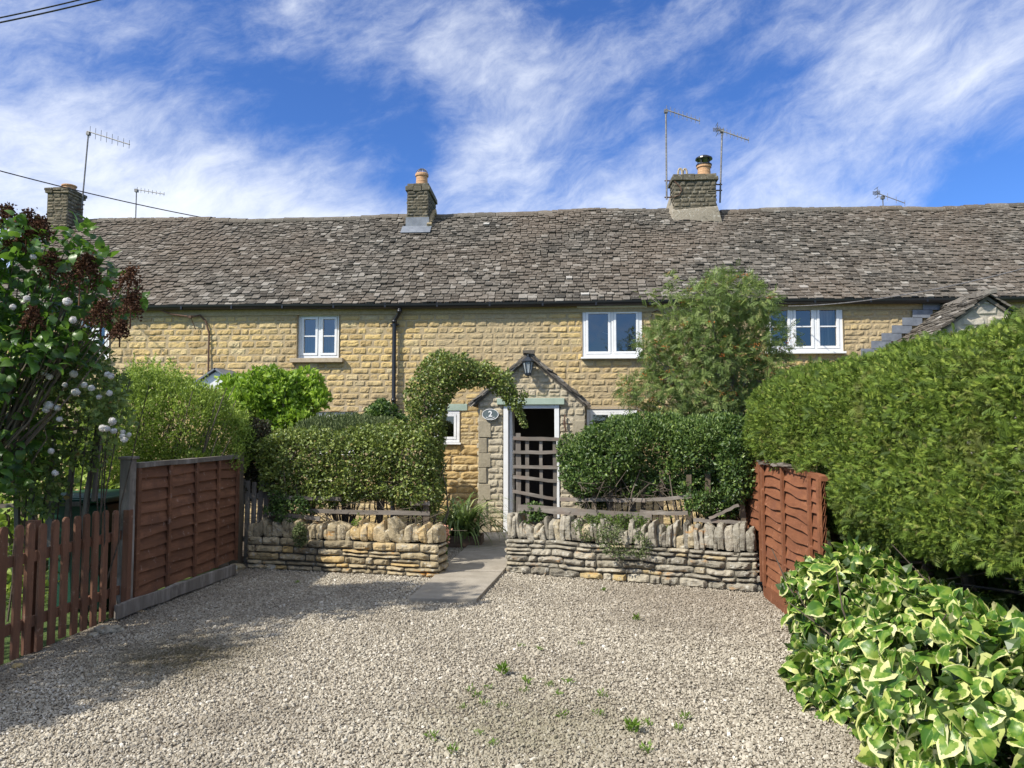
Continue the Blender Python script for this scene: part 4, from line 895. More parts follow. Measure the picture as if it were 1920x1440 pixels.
# ================================================================== dry stone walls
def dry_wall(a, b, h, copz, th, nm_lab, mat, cws):
    a = np.array(a); b = np.array(b); U_ = nrm(b-a); N__ = np.array((U_[1], -U_[0], 0)); L = np.linalg.norm(b-a); root = thing('dry_stone_wall', (a+b)/2, nm_lab, 'wall')
    mb = MB(); stones(mb, a, U_, N__, L, 0, h, (.035, .10), (.09, .42), .0045, .026, .6, rough=.03)
    stones(mb, b, np.cross((0, 0, 1.), U_)*-1*-1, U_, th, 0, h, (.05, .105), (.12, .3), .007, .028, .9, rough=.02)
    stones(mb, a, np.cross((0, 0, 1.), U_), -U_, th, 0, h, (.05, .105), (.12, .3), .007, .028, .9, rough=.02)
    stones(mb, a-N__*th, U_, -N__, L, 0, h, (.06, .11), (.15, .40), .010, .03, .9, rough=.02)
    mb.build('wall_stones', mat, root)
    mb = MB(); c = (a+b)/2-N__*th/2; yaw = math.atan2(U_[1], U_[0]); mb.box(c+np.array((0, 0, h/2-.01)), (L-.03, th-.03, h), rot=(0, 0, yaw)); mb.build('wall_core', 'dry_gap', root)
    mb = MB(); u = .01
    while u < L-.03:
        wd = random.choice(cws)*random.uniform(.85, 1.15); 
        if u+wd > L: wd = L-u
        hh = .88*(copz-h)*random.choice((.7, .85, .95, 1.0, 1.08, 1.18))*random.uniform(.94, 1.06); lean = random.gauss(-.05, .09); EXPO = random.uniform(4.5, 9); dp = th*random.uniform(.85, 1.08)
        # slab: subdivided rounded block
        nx, ny, nz = 3, 5, 5; V = []
        def surf(cx, cy, cz):
            e = EXPO; r_ = (abs(cx)**e+abs(cy)**e+abs(cz)**e)**(1/e); return np.array((cx, cy, cz))/r_
        k = 7; f = []; cnt = 0; S_ = []
        for (ax, sg_) in ((0, -1), (0, 1), (1, -1), (1, 1), (2, 1)):
            o_ = [i for i in range(3) if i != ax]
            for i in range(k):
                for j in range(k):
                    q = [0, 0, 0]; q[ax] = sg_; q[o_[0]] = -1+2*i/(k-1); q[o_[1]] = -1+2*j/(k-1); V.append(surf(*q))
            for i in range(k-1):
                for j in range(k-1):
                    s0 = cnt+i*k+j; quad = [s0, s0+1, s0+k+1, s0+k]; f += quad if (ax != 1) == (sg_ < 0) else quad[::-1]; S_.append(4)
            cnt += k*k
        V = np.array(V)*np.array((wd/2*1.09, dp/2, hh/2)); V[:, 0] += V[:, 2]*lean; V[:, 0] *= 1-.10*(V[:, 2]/(hh/2))*random.uniform(-.6, 1.5); V[:, 2] += V[:, 1]*random.uniform(-.12, .12)+(V[:, 2] > 0)*V[:, 0]*random.uniform(-.9, .9)
        pos_ = a+U_*(u+wd/2)-N__*(th/2+random.gauss(0, .012)); W = V[:, :1]*U_+V[:, 1:2]*(-N__)+V[:, 2:]*np.array((0, 0, 1.))+pos_+np.array((0, 0, h+hh/2-.01))
        W = W + nrm(V)*(vnoise(W, 11, 4)*.020+vnoise(W, 26, 5)*.011+vnoise(W, 60, 6)*.005)[:, None]
        mb.add(W, f, S_, random.random()); u += wd*.97
    mb.build('coping', mat, root); return root
cl = P(640, 978, WL0[1]*.5+WL1[1]*.5)[2]; hl = P(640, 1013, WL0[1]*.5+WL1[1]*.5)[2]
dry_wall(WL0, WL1, max(.36, hl), max(.5, cl), .30, 'low dry stone wall with orange lichen left of the concrete path', 'dry_stone_orange', (.05, .06, .075, .09, .13))
cr_ = P(1180, 976, (WR0[1]+WR1[1])/2)[2]; hr = P(1180, 1022, (WR0[1]+WR1[1])/2)[2]
dry_wall(WR0, WR1, hr, cr_, .30, 'longer low dry stone wall with upright coping right of the path', 'dry_stone', (.045, .055, .065, .075, .09))

# ================================================================== fences
def picket_outline(yc, wd, z0, z1):
    q = [(yc-wd/2, z0), (yc+wd/2, z0), (yc+wd/2, z1-wd*.5)]; q += [(yc+wd/2*math.cos(a), z1-wd*.5+wd*.5*math.sin(a)) for a in np.linspace(.3, math.pi-.3, 6)]; return q+[(yc-wd/2, z1-wd*.5)]
XF = -3.72
pf = thing('picket_fence', (XF, 4.8, 0), 'low red brown picket fence with rounded tops at the left edge', 'fence')
y = 2.35
while y < 6.17:
    mb = MB(); q = picket_outline(y+random.gauss(0, .004), .068, .03+random.gauss(0, .008), .935+random.gauss(0, .008)); n = len(q); xo = XF+random.gauss(0, .003)
    ln = random.gauss(0, .008)
    V = [(xo-.009, a+ln*b, b) for a, b in q]+[(xo+.009, a+ln*b, b) for a, b in q]; f = list(range(n))[::-1]+[n+k for k in range(n)]; S_ = [n, n]
    for k in range(n): f += [k, (k+1) % n, n+(k+1) % n, n+k]; S_.append(4)
    mb.add(V, f, S_); mb.build('picket', 'stained_picket', pf); y += .1235
for zz in (.24, .70): mb = MB(); mb.bar((XF-.03, 2.2, zz), (XF-.03, 6.2, zz-.005), .07, .032, nseg=8, wob=.003); mb.build('rail', 'stained_picket', pf)
mb = MB(); mb.box((XF-.085, 2.6, .5), (.075, .075, 1.0)); mb.build('post', 'stained_picket', pf); mb = MB(); mb.box((XF-.085, 5.2, .47), (.07, .07, .94)); mb.build('post', 'stained_picket', pf)

def lap_panel(root, xf, y0, y1, z0, z1, nb, side, mat, batt, wav=.006, dz1=0.0, nz=None):
    # overlapping horizontal boards; `side` = +1 faces +x
    mb = MB(); n = nb; h = (z1-z0)/n
    for k in range(n):
        za = z0+k*h; seg = 18; V = []; ph = random.uniform(0, 6)
        for i in range(seg+1):
            yy = y0+(y1-y0)*i/seg; f_ = i/seg; wv = wav*(math.sin(f_*9+ph)+.6*math.sin(f_*21+ph*2)); top = za+h*1.12+dz1*f_*(k+1)/n; bot = za+wv+dz1*f_*k/n
            V += [(xf+side*.034+random.gauss(0, .0015), yy, bot), (xf+side*.006, yy, top), (xf-side*.002, yy, top), (xf+side*.014, yy, bot)]
        f = []; S_ = []
        for i in range(seg):
            for q in range(4): a = i*4+q; b = i*4+(q+1) % 4; f += [a, b, b+4, a+4]; S_.append(4)
        mb.add(V, f, S_)
    pn = mb.build('panel', mat, root)
    for yb, wb in batt:
        mb = MB(); f_ = (yb-y0)/(y1-y0); mb.bar((xf+side*.042, yb, z0-.01), (xf+side*.042, yb, z1+dz1*f_+.012), wb, .022, up=(0, 1, 0), nseg=6, wob=.0015); mb.build('batten', mat, root)
    return pn
fy0, fy1 = 6.30, 8.38
lf = thing('fence_panel', (XF, 7.3, 0), 'brown stained lap fence panel between weathered posts left of the drive', 'fence')
lap_panel(lf, XF, fy0, fy1, .12, 1.27, 11, 1, 'stained_fence', [(fy0+.03, .05), (6.86, .045), (7.38, .045), (7.87, .045), (fy1-.03, .05)])
mb = MB(); mb.bar((XF+.02, fy0, 1.285), (XF+.02, fy1, 1.285), .045, .075, nseg=8, wob=.002); mb.build('top_rail', 'grey_wood', lf)
mb = MB(); mb.box((XF, 6.235, .67), (.095, .095, 1.34), jit=.003, tint=.2); mb.build('post', 'grey_wood', lf, bevel=.006); mb = MB(); mb.box((XF, 6.235, 1.352), (.125, .125, .025)); mb.build('post_cap', 'grey_wood', lf, bevel=.006)
mb = MB(); mb.box((XF+.03, 6.20, .46), (.055, .06, .9)); mb.build('post', 'stained_picket', lf, bevel=.004)
mb = MB(); mb.box((XF-.01, 8.46, .66), (.10, .11, 1.34), jit=.004); mb.build('post', 'post_wood', lf, bevel=.006)
mb = MB(); a_ = G(216, 1168); b_ = G(436, 1080); mb.bar((a_[0]+.0, a_[1], .085), (b_[0]+.02, b_[1], .075), .12, .035, nseg=9, wob=.004, tint=0); tag(mb.build('gravel_board', 'grey_wood', bevel=.006), 'weathered silver grey plank lying along the foot of the left fence panel', 'plank')
mb = MB(); a_ = G(437, 1062); mb.bar((a_[0]-.05, a_[1]+.0, .05), (a_[0]+.28, a_[1]+.42, .08), .07, .03, nseg=4, wob=.003); tag(mb.build('short_board', 'planter_wood', bevel=.004), 'short brown board at the left end of the orange lichened wall', 'plank')

XR = 1.99; ry0, ry1 = 5.68, 7.30
rf = thing('fence_panel', (XR, 6.4, 0), 'bright red brown wavy lap fence panel below the tall conifer hedge', 'fence')
lap_panel(rf, XR, ry0, ry1, .13, 1.22, 12, -1, 'stained_fence_right', [(ry0+.03, .05), (5.93, .04), (6.62, .045), (ry1-.05, .06)], wav=.010, dz1=.05)
mb = MB(); mb.bar((XR, ry0, 1.235), (XR, ry1, 1.285), .04, .06, nseg=8, wob=.004); mb.build('top_rail', 'stained_fence_right', rf)
mb = MB(); mb.box((XR+.02, ry1+.05, .64), (.08, .07, 1.28)); mb.build('post', 'stained_fence_right', rf, bevel=.005)
mb = MB(); mb.bar((XR-.02, ry0, .07), (XR-.02, ry1, .07), .13, .03, nseg=6, wob=.003); mb.build('gravel_board', 'stained_fence_right', rf)
mb = MB()
for k in range(11):
    yy = 6.35+k*.095; mb.box((XR-.01+random.gauss(0, .01), yy, 1.285+random.gauss(0, .005)), (.13, .11, .012), rot=(random.gauss(0, .12), random.gauss(.1, .12), random.gauss(0, .3)), jit=.006)
mb.build('bark_capping', 'grey_wood', rf)
rf2 = thing('fence_panel', (XR, 8.3, 0), 'shaded red brown lap fence panel behind the end of the right stone wall', 'fence')
lap_panel(rf2, XR+.03, 7.42, 9.3, .13, 1.27, 12, -1, 'stained_fence_right', [(7.46, .04), (8.3, .04), (9.27, .04)], wav=.01)

def grey_fence(a, b, z1, label, n, rails, nm='garden_fence'):
    a = np.array(a); b = np.array(b); root = thing(nm, (a+b)/2, label, 'fence'); d = b-a; yaw = math.atan2(d[1], d[0])
    for k in range(n):
        c = a+d*(k+.5)/n; h = z1+random.gauss(0, .02); mb = MB(); mb.box((c[0], c[1], h/2), (.055, .02, h), rot=(0, random.gauss(0, .025), yaw), jit=.002); mb.build('picket', 'grey_wood', root)
    for zz in rails: mb = MB(); mb.bar(a+np.array((0, .03, zz)), b+np.array((0, .03, zz+random.gauss(0, .02))), .06, .035, nseg=5, wob=.005); mb.build('rail', 'rail_wood', root)
    return root
gf0 = G(452, 1040); gf0 = np.array((-3.80, 8.66, 0)); gf1 = np.array((P(515, 950, 8.72)[0], 8.72, 0))
grey_fence(gf0, gf1, .98, 'short run of upright grey pickets beside the left fence post', 6, (.3, .8))
rr = thing('rustic_rail_fence', (P(660, 950, 8.5)[0], 8.5, 0), 'rustic grey rails half hidden beneath the arched hedge', 'fence')
for (p, q, yy) in (((505, 932), (640, 936), 8.5), ((505, 963), (600, 972), 8.45), ((770, 945), (806, 944), 8.5), ((560, 958), (806, 962), 8.52)): mb = MB(); mb.bar(P(*p, yy), P(*q, yy), .045, .03, nseg=4, wob=.005); mb.build('rail', 'rail_wood', rr)
for px in (512, 800): mb = MB(); c = P(px, 940, 8.55); mb.box((c[0], 8.55, .42), (.07, .07, .86)); mb.build('post', 'post_wood', rr)
# lattice gate screen by the path and rails to the right of it
yl = 8.75; lg = thing('lattice_gate', (P(1003, 950, yl)[0], yl, 0), 'rustic lattice gate of thin weathered laths in front of the doorway', 'gate')
for (x0, z0_, x1, z1_, w_) in ((962, 822, 1092, 824, 6.5), (962, 848, 1046, 848, 6), (962, 875, 1046, 877, 6), (962, 894, 1044, 902, 6), (961, 921, 1042, 936, 6)):
    mb = MB(); mb.bar(P(x0, z0_, yl-.02), P(x1, z1_, yl-.02), w_/F*yl, .022, nseg=5, wob=.004, tint=random.random()); mb.build('lath', 'rail_wood', lg)
for (x0, t0, x1, b1, w_) in ((972, 812, 972, 985, 9), (988, 822, 990, 978, 7), (1014, 822, 1016, 980, 6), (1040, 820, 1041, 990, 7)):
    mb = MB(); mb.bar(P(x0, t0, yl+.01), P(x1, b1, yl+.01), w_/F*yl, .022, up=(1, 0, 0), nseg=5, wob=.004, tint=random.random()); mb.build('lath', 'grey_wood', lg)
wr = thing('rustic_rail_fence', (P(1200, 950, 8.2)[0], 8.2, 0), 'long bowed rails and posts beneath the dark green shrub right of the path', 'fence')
for (p, q, y0_, y1_, w_) in (((971, 952), (1222, 968), 8.35, 8.1, 12), ((1050, 936), (1210, 938), 8.5, 8.2, 7), ((1210, 938), (1300, 930), 8.2, 8.1, 6), ((1200, 960), (1290, 962), 8.15, 8.0, 7), ((1300, 975), (1395, 980), 7.95, 7.85, 6), ((1330, 972), (1385, 946), 7.9, 7.8, 5), ((1150, 905), (1290, 900), 8.6, 8.4, 6)):
    mb = MB(); mb.bar(P(*p, y0_), P(*q, y1_), w_/F*8.2, .03, nseg=7, wob=.007, tint=random.random()); mb.build('rail', 'rail_wood', wr)
for (px, yy, t_) in ((1113, 8.4, 890), (1145, 8.4, 880), (1185, 8.4, 880), (1205, 8.35, 890), (1238, 8.3, 880), (1290, 8.2, 890), (1325, 8.1, 885), (1392, 7.9, 880)):
    top = P(px, t_, yy); mb = MB(); mb.box((top[0], yy, top[2]/2), (.05, .05, top[2]), rot=(0, random.gauss(0, .02), 0)); mb.build('post', 'post_wood', wr)

# ================================================================== vegetation
def pr(px, py, y, r): c = P(px, py, y); return sd_ell(c, r)
def plant(name, loc, label, cat, group=None): return thing(name, loc, label, cat, group)

# tall conifer hedge on the right
hd = plant('conifer_hedge', (2.9, 5.5, 0), 'tall clipped bright green conifer hedge towering over the right fence', 'hedge')
sh = [sd_box((2.97, 4.9, 1.47), (1.0, 2.75, .70), .42, rad(1.2)), sd_box((2.72, 6.9, 1.68), (.86, .95, .46), .38)]
def hkeep(p): return (p[:, 2] > .78+.09*np.clip(5.4-p[:, 1], 0, 2)+.04*np.sin(p[:, 1]*7)) & ((p[:, 0] < 3.6) | (p[:, 2] > 1.5)) & (p[:, 1] > 1.6) & ((p[:, 1] < 5.6) | (p[:, 0] > 2.12) | (p[:, 2] > 1.30+.05*np.sin(p[:, 1]*9)))
mb = leaves(sh, 300000, [T_spray() for _ in range(3)], (.022, .048), thick=.15, amp=.05, freq=2.2, up=.6, out=.7, rand=.8, keep=hkeep, jag=.7, seed=21)
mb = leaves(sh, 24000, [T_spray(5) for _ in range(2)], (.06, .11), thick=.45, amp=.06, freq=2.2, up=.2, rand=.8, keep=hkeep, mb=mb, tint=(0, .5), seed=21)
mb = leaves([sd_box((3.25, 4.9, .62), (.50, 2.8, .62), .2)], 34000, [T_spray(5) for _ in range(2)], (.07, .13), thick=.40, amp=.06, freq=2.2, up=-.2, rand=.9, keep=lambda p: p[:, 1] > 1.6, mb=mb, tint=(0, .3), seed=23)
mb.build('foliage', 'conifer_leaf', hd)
mb = MB()
for k in range(9): yy = 2.6+k*.62; xx = 2.75+random.gauss(0, .1); mb.tube([(xx, yy, 0), (xx+.03, yy+.02, .5), (xx+random.gauss(0, .1), yy, 1.2), (xx, yy, 1.9)], [.05, .045, .035, .01], 7)
for k in range(130):
    yy = random.uniform(2.4, 7.6); z = random.uniform(.6, 1.9); mb.tube([(2.8, yy, z), (2.8+random.choice((-1, 1))*random.uniform(.3, .65), yy+random.gauss(0, .15), z+random.uniform(-.05, .25))], [.014, .004], 4)
mb.build('stems', 'bark', hd)

# variegated ivy mound in the near right corner
iv = plant('variegated_ivy', (1.75, 3.9, 0), 'glossy variegated ivy with cream edged leaves in the near right corner', 'ivy')
sh = [sd_box((2.12, 4.0, .22), (.55, 1.3, .41), .36, rad(4)), sd_ell((1.80, 4.75, .46), (.30, .45, .40)), sd_ell((1.76, 3.4, .34), (.44, .8, .48)), sd_ell((2.22, 2.5, .46), (.60, .75, .58)), sd_ell((1.53, 4.45, .15), (.18, .25, .20))]
def ikeep(p): return (p[:, 2] > .02) & (p[:, 0] < 3.0) & (p[:, 1] > 1.7)
mb = leaves(sh, 4800, TL_IVY, (.05, .13), thick=.16, amp=.10, freq=2.6, up=.0, droop=.75, out=.30, rand=.60, nup=.30, keep=ikeep, seed=31, bias=2.2, face=1.5)
mb = leaves(sh, 900, TL_IVY, (.045, .08), thick=.03, amp=.10, freq=2.6, up=.6, out=.6, rand=.5, keep=ikeep, mb=mb, seed=31)
mb.build('foliage', 'ivy_leaf', iv, smooth=True)
sh2 = [(s_[0], s_[1], s_[2]) for s_ in sh]
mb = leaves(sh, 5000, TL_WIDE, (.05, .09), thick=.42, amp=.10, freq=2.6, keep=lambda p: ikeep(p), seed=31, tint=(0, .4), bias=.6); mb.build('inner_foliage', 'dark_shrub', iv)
mb = MB(); stems(mb, (1.85, 4.0, 0), [(random.uniform(1.35, 2.3), random.uniform(2.6, 5.1), random.uniform(.3, .9)) for _ in range(40)], .012, .003, .2); mb.build('stems', 'twig', iv)

# arched hedge left of the path
ah = plant('arched_hedge', (-2.2, 8.8, 0), 'small leaved evergreen hedge trained into a half arch over the path', 'hedge')
yb = 8.85
b0 = P(503, 880, yb); b1 = P(830, 880, yb); zt = P(650, 806, yb-.35)[2]; zb = P(650, 945, yb-.35)[2]
arc = [P(798, 925, yb), P(800, 850, yb), P(800, 790, yb), P(800, 740, yb), P(826, 708, yb), P(866, 697, yb), P(908, 702, yb), P(940, 717, yb), P(965, 742, yb)]
sh = [sd_box(((b0[0]+b1[0])/2, yb, (zt+zb)/2), ((b1[0]-b0[0])/2, .42, (zt-zb)/2), .22), sd_chain(arc, [.26, .25, .25, .26, .26, .24, .21, .19, .11]), sd_ell(P(742, 815, yb), (.22, .3, .22))]
mb = leaves(sh, 36000, [TL_SMALL, TL_WIDE], (.030, .054), thick=.22, amp=.085, freq=3.2, up=.3, out=.7, rand=.8, seed=41, jag=.5)
mb = leaves([sd_chain([P(955, 735, yb), P(975, 775, yb), P(985, 800, yb)], [.09, .06, .03]), sd_chain([P(940, 720, yb), P(952, 765, yb)], [.07, .03])], 1100, TL_SMALL, (.02, .035), thick=.1, amp=.04, mb=mb, droop=.5, up=0)
mb.build('foliage', 'glossy_small', ah)
mb = MB()
for k in range(30):
    x = random.uniform(b0[0]+.2, b1[0]-.1); stems(mb, (x+random.gauss(0, .1), yb+random.gauss(0, .1), 0), [(x+random.gauss(0, .25), yb+random.gauss(0, .2), random.uniform(.8, 1.3))], .014, .004, .12)
for k in range(70): x = random.uniform(b0[0]+.2, b1[0]-.05); z = random.uniform(.45, .85); mb.tube([(x, yb-.1, z), (x+random.gauss(0, .12), yb-.28+random.gauss(0, .08), z+random.gauss(.0, .1)), (x+random.gauss(0, .25), yb-.35, z+random.gauss(0, .18))], [.005, .004, .002], 4)
mb.tube([arc[0]-(0, 0, .7)]+[a for a in arc], [.04]*4+[.03, .025, .02, .015, .01, .006], 7)
mb.build('stems', 'bark', ah)

# dark shrub right of the path
ds = plant('dark_shrub', (1.0, 8.6, 0), 'dense dark green shrub spilling over rails behind the right stone wall', 'shrub')
def dsb(px, py, y, rx_, rz_, ry_=.42): c = P(px, py, y); return sd_ell(c, (rx_*y/F, ry_, rz_*y/F))
sh = [dsb(1115, 870, 8.7, 62, 58), dsb(1180, 850, 8.65, 80, 62, .5), dsb(1265, 850, 8.6, 85, 62, .5), dsb(1345, 850, 8.3, 75, 60), dsb(1380, 880, 8.0, 38, 62, .35), dsb(1215, 905, 8.45, 90, 34, .3), sd_box(P(1235, 855, 8.65), (.95, .45, .36), .25), dsb(1330, 925, 8.2, 60, 36, .3), dsb(1110, 915, 8.6, 45, 34, .25)]
mb = leaves(sh, 50000, [TL_NARROW, TL_SMALL], (.03, .058), thick=.30, amp=.13, freq=3.0, up=.30, out=.7, rand=.75, seed=51, jag=.45)
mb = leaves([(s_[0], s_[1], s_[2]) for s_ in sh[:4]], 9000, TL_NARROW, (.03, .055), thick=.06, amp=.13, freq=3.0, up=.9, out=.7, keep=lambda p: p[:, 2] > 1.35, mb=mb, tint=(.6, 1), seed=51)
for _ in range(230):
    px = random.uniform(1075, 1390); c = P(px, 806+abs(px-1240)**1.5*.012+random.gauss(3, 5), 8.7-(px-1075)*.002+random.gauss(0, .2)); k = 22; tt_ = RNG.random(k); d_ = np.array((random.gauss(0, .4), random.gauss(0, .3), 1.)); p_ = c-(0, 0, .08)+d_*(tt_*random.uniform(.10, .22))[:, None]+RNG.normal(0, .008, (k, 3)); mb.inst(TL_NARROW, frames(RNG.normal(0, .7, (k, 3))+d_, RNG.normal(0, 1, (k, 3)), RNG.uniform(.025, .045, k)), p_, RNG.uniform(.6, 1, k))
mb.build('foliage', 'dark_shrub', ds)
mb = MB()
for k in range(34):
    px = random.uniform(1100, 1400); b = P(px, 985, 8.4); b[2] = 0; stems(mb, b, [P(px+random.gauss(0, 28), random.uniform(860, 910), 8.45+random.gauss(0, .15))], .017, .005, .13)
for k in range(90):
    px = random.uniform(1090, 1400); a = P(px, random.uniform(905, 975), 8.25); mb.tube([a, a+RNG.normal(0, .09, 3), a+RNG.normal(0, .16, 3)], [.005, .004, .002], 4)
mb.build('stems', 'bark', ds)

# rowan tree
rt = plant('rowan_tree', (P(1330, 900, 9.8)[0], 9.8, 0), 'rowan tree with feathery leaves and orange berry clusters in front of the cottages', 'tree')
yr = 9.8; RB = [(1330, 585, 62), (1395, 575, 58), (1275, 625, 48), (1240, 690, 40), (1330, 670, 78), (1420, 640, 55), (1395, 715, 62), (1300, 745, 72), (1215, 735, 34), (1440, 690, 38), (1370, 785, 55), (1290, 790, 45), (1440, 600, 26), (1350, 545, 30), (1222, 650, 24), (1180, 742, 16)]
sh = [sd_ell(P(px, py, yr+((i*37) % 7-3)*.07), (r*yr/F*1.0, .42 if r > 35 else .22, r*yr/F)) for i, (px, py, r) in enumerate(RB)]
mb = leaves(sh, 7300, [T_pinnate(6), T_pinnate(5)], (.09, .15), thick=.5, amp=.12, freq=3.2, up=.0, droop=.15, out=.8, rand=.7, nup=.8, seed=61, jag=.35, bias=1.3)
tw = [(1250, 540), (1265, 520), (1215, 548), (1240, 560), (1262, 548)]
for (px, py) in tw:
    c = P(px, py, yr); k = 14; p = c+RNG.normal(0, .055, (k, 3)); mb.inst(TL_PIN, frames(RNG.normal(0, 1, (k, 3))+np.array((0, 0, .2)), RNG.normal(0, .4, (k, 3))+np.array((0, 0, 1.)), RNG.uniform(.08, .13, k)), p, RNG.uniform(0, 1, k))
mb.build('crown', 'rowan_leaf', rt)
mb = MB(); base = np.array((P(1335, 900, yr)[0], yr, 0)); fork = P(1345, 830, yr); mb.tube([base, (base+fork)/2+(.03, 0, 0), fork], [.065, .055, .048], 9)
f2 = P(1372, 735, yr)
mb.tube([fork, P(1355, 780, yr), f2, P(1380, 680, yr)], [.045, .04, .035, .028], 8); mb.tube([f2, P(1410, 715, yr), P(1450, 715, yr-.1)], [.028, .02, .01], 7)
for i, (px, py, r) in enumerate(RB):
    c = P(px, py, yr+((i*37) % 7-3)*.07); s0 = [fork, f2, P(1380, 680, yr)][i % 3] if i < 9 else fork
    tg = [c+RNG.normal(0, r*yr/F*.5, 3)*np.array((1, .6, 1)) for _ in range(5)]; tg.append(c); stems(mb, s0, tg, .018, .003, .12, 7, 5)
stems(mb, P(1290, 660, yr), [P(1248, 545, yr), P(1262, 525, yr)], .012, .004, .03)
stems(mb, P(1250, 590, yr), [P(1215, 550, yr)], .008, .003, .02)
mb.build('trunk', 'pale_bark', rt)
bp = scatter(sh, 95, .10, amp=.12, freq=3.2, keep=lambda p: p[:, 1] < yr+.2, seed=61)[0]
for c in bp:
    mb = MB(); k = 18; p = c+RNG.normal(0, .020, (k, 3))*np.array((1.3, 1.3, .7)); mb.inst(TL_WIDE, frames(RNG.normal(0, 1, (k, 3)), RNG.normal(0, 1, (k, 3)), RNG.uniform(.014, .022, k)), p, RNG.uniform(0, 1, k)); mb.build('berry_cluster', 'orange_berry', rt)

# yellow green privet behind the left fence
pv = plant('privet_bush', (-4.3, 8.3, 0), 'rounded yellow green privet bush rising behind the left fence panel', 'shrub')
yp = 8.6
def ell_px(px, py, y, a, b, d): return sd_ell(P(px, py, y), (a*y/F, d, b*y/F))
sh = [ell_px(255, 790, 7.9, 85, 90, .6), ell_px(335, 800, 8.2, 105, 85, .6), ell_px(410, 820, 8.6, 62, 62, .5), ell_px(270, 735, 8.1, 62, 42, .45), ell_px(215, 850, 7.6, 60, 80, .5), ell_px(350, 860, 8.2, 110, 50, .5)]
mb = leaves(sh, 46000, [TL_SMALL, TL_NARROW], (.026, .045), thick=.26, amp=.13, freq=2.6, up=.8, out=.7, rand=.55, seed=71, jag=.55)
for _ in range(260):
    px = random.uniform(205, 465); py = 700+abs(px-290)**1.25*.16+random.gauss(4, 10); c = P(px, py, 8.0+(px-200)*.003+random.gauss(0, .25)); k = 26; tt_ = RNG.random(k); d_ = np.array((random.gauss(0, .25), random.gauss(0, .25), 1.)); p_ = c-(0, 0, .08)+d_*(tt_*random.uniform(.14, .28))[:, None]+RNG.normal(0, .006, (k, 3)); mb.inst(TL_SMALL, frames(RNG.normal(0, .7, (k, 3))+d_, RNG.normal(0, 1, (k, 3)), RNG.uniform(.022, .038, k)), p_, RNG.uniform(.55, 1, k))
mb.build('foliage', 'privet_leaf', pv)
mb = MB(); stems(mb, (P(300, 900, 8.1)[0], 8.1, 0), [P(random.uniform(190, 450), random.uniform(720, 830), random.uniform(7.7, 8.7)) for _ in range(50)], .022, .004, .15); mb.build('stems', 'bark', pv)
# dark bronze hedge end between privet and arched hedge
bh = plant('bronze_shrub', (P(478, 850, 8.9)[0], 8.9, 0), 'narrow dark bronze shrub behind the left fence post', 'shrub')
mb = leaves([ell_px(480, 850, 9.0, 32, 70, .3), ell_px(470, 905, 8.95, 34, 40, .3)], 9000, TL_SMALL, (.025, .04), thick=.22, amp=.08, freq=3.5, seed=73); mb.build('foliage', 'brown_hedge', bh)
# bright green bush
bb = plant('bright_green_bush', (P(515, 760, 10.6)[0], 10.6, 0), 'vivid light green leafy bush against the left cottage wall', 'shrub')
sh = [ell_px(500, 750, 10.7, 75, 45, .5), ell_px(450, 725, 10.8, 40, 26, .35), ell_px(560, 745, 10.6, 52, 42, .45), ell_px(520, 720, 10.7, 45, 25, .35), ell_px(525, 785, 10.6, 60, 28, .4)]
mb = leaves(sh, 9500, [TL_WIDE, TL_SMALL], (.05, .10), thick=.34, amp=.14, freq=2.8, up=.7, out=.6, rand=.6, seed=75, jag=.4); mb.build('foliage', 'bright_leaf', bb)
mb = MB(); stems(mb, (P(515, 800, 10.6)[0], 10.6, 0), [P(random.uniform(430, 590), random.uniform(705, 770), 10.6+random.gauss(0, .2)) for _ in range(26)], .03, .006, .15); mb.build('stems', 'bark', bb)
# grey green mound, rose leaves behind
gm = plant('grey_green_shrub', (P(640, 800, 9.9)[0], 9.9, 0), 'low grey green mounded shrub showing above the arched hedge', 'shrub')
mb = leaves([ell_px(650, 812, 9.9, 72, 36, .4), ell_px(600, 815, 9.8, 50, 26, .4), ell_px(715, 815, 9.9, 40, 30, .35)], 12000, TL_NARROW, (.035, .06), thick=.25, amp=.06, freq=3, up=1.0, out=.8, rand=.35, seed=77); mb.build('foliage', 'grey_green', gm)
mb = MB(); stems(mb, (P(650, 820, 9.9)[0], 9.9, 0), [P(random.uniform(600, 710), 800, 9.9) for _ in range(14)], .015, .004, .1); mb.build('stems', 'twig', gm)
rs = plant('dark_leafy_bush', (P(715, 800, 11.4)[0], 11.4, 0), 'dark green bush at the foot of the black downpipe', 'shrub')
mb = leaves([ell_px(715, 785, 11.4, 42, 32, .35), ell_px(690, 800, 11.3, 45, 30, .35), ell_px(738, 800, 11.4, 28, 40, .3)], 5000, TL_WIDE, (.04, .07), thick=.3, amp=.1, freq=3, up=.3, seed=78); mb.build('foliage', 'dark_shrub', rs)
mb = MB(); stems(mb, (P(715, 820, 11.4)[0], 11.4, 0), [P(random.uniform(680, 750), 790, 11.4) for _ in range(12)], .015, .004, .1); mb.build('stems', 'twig', rs)
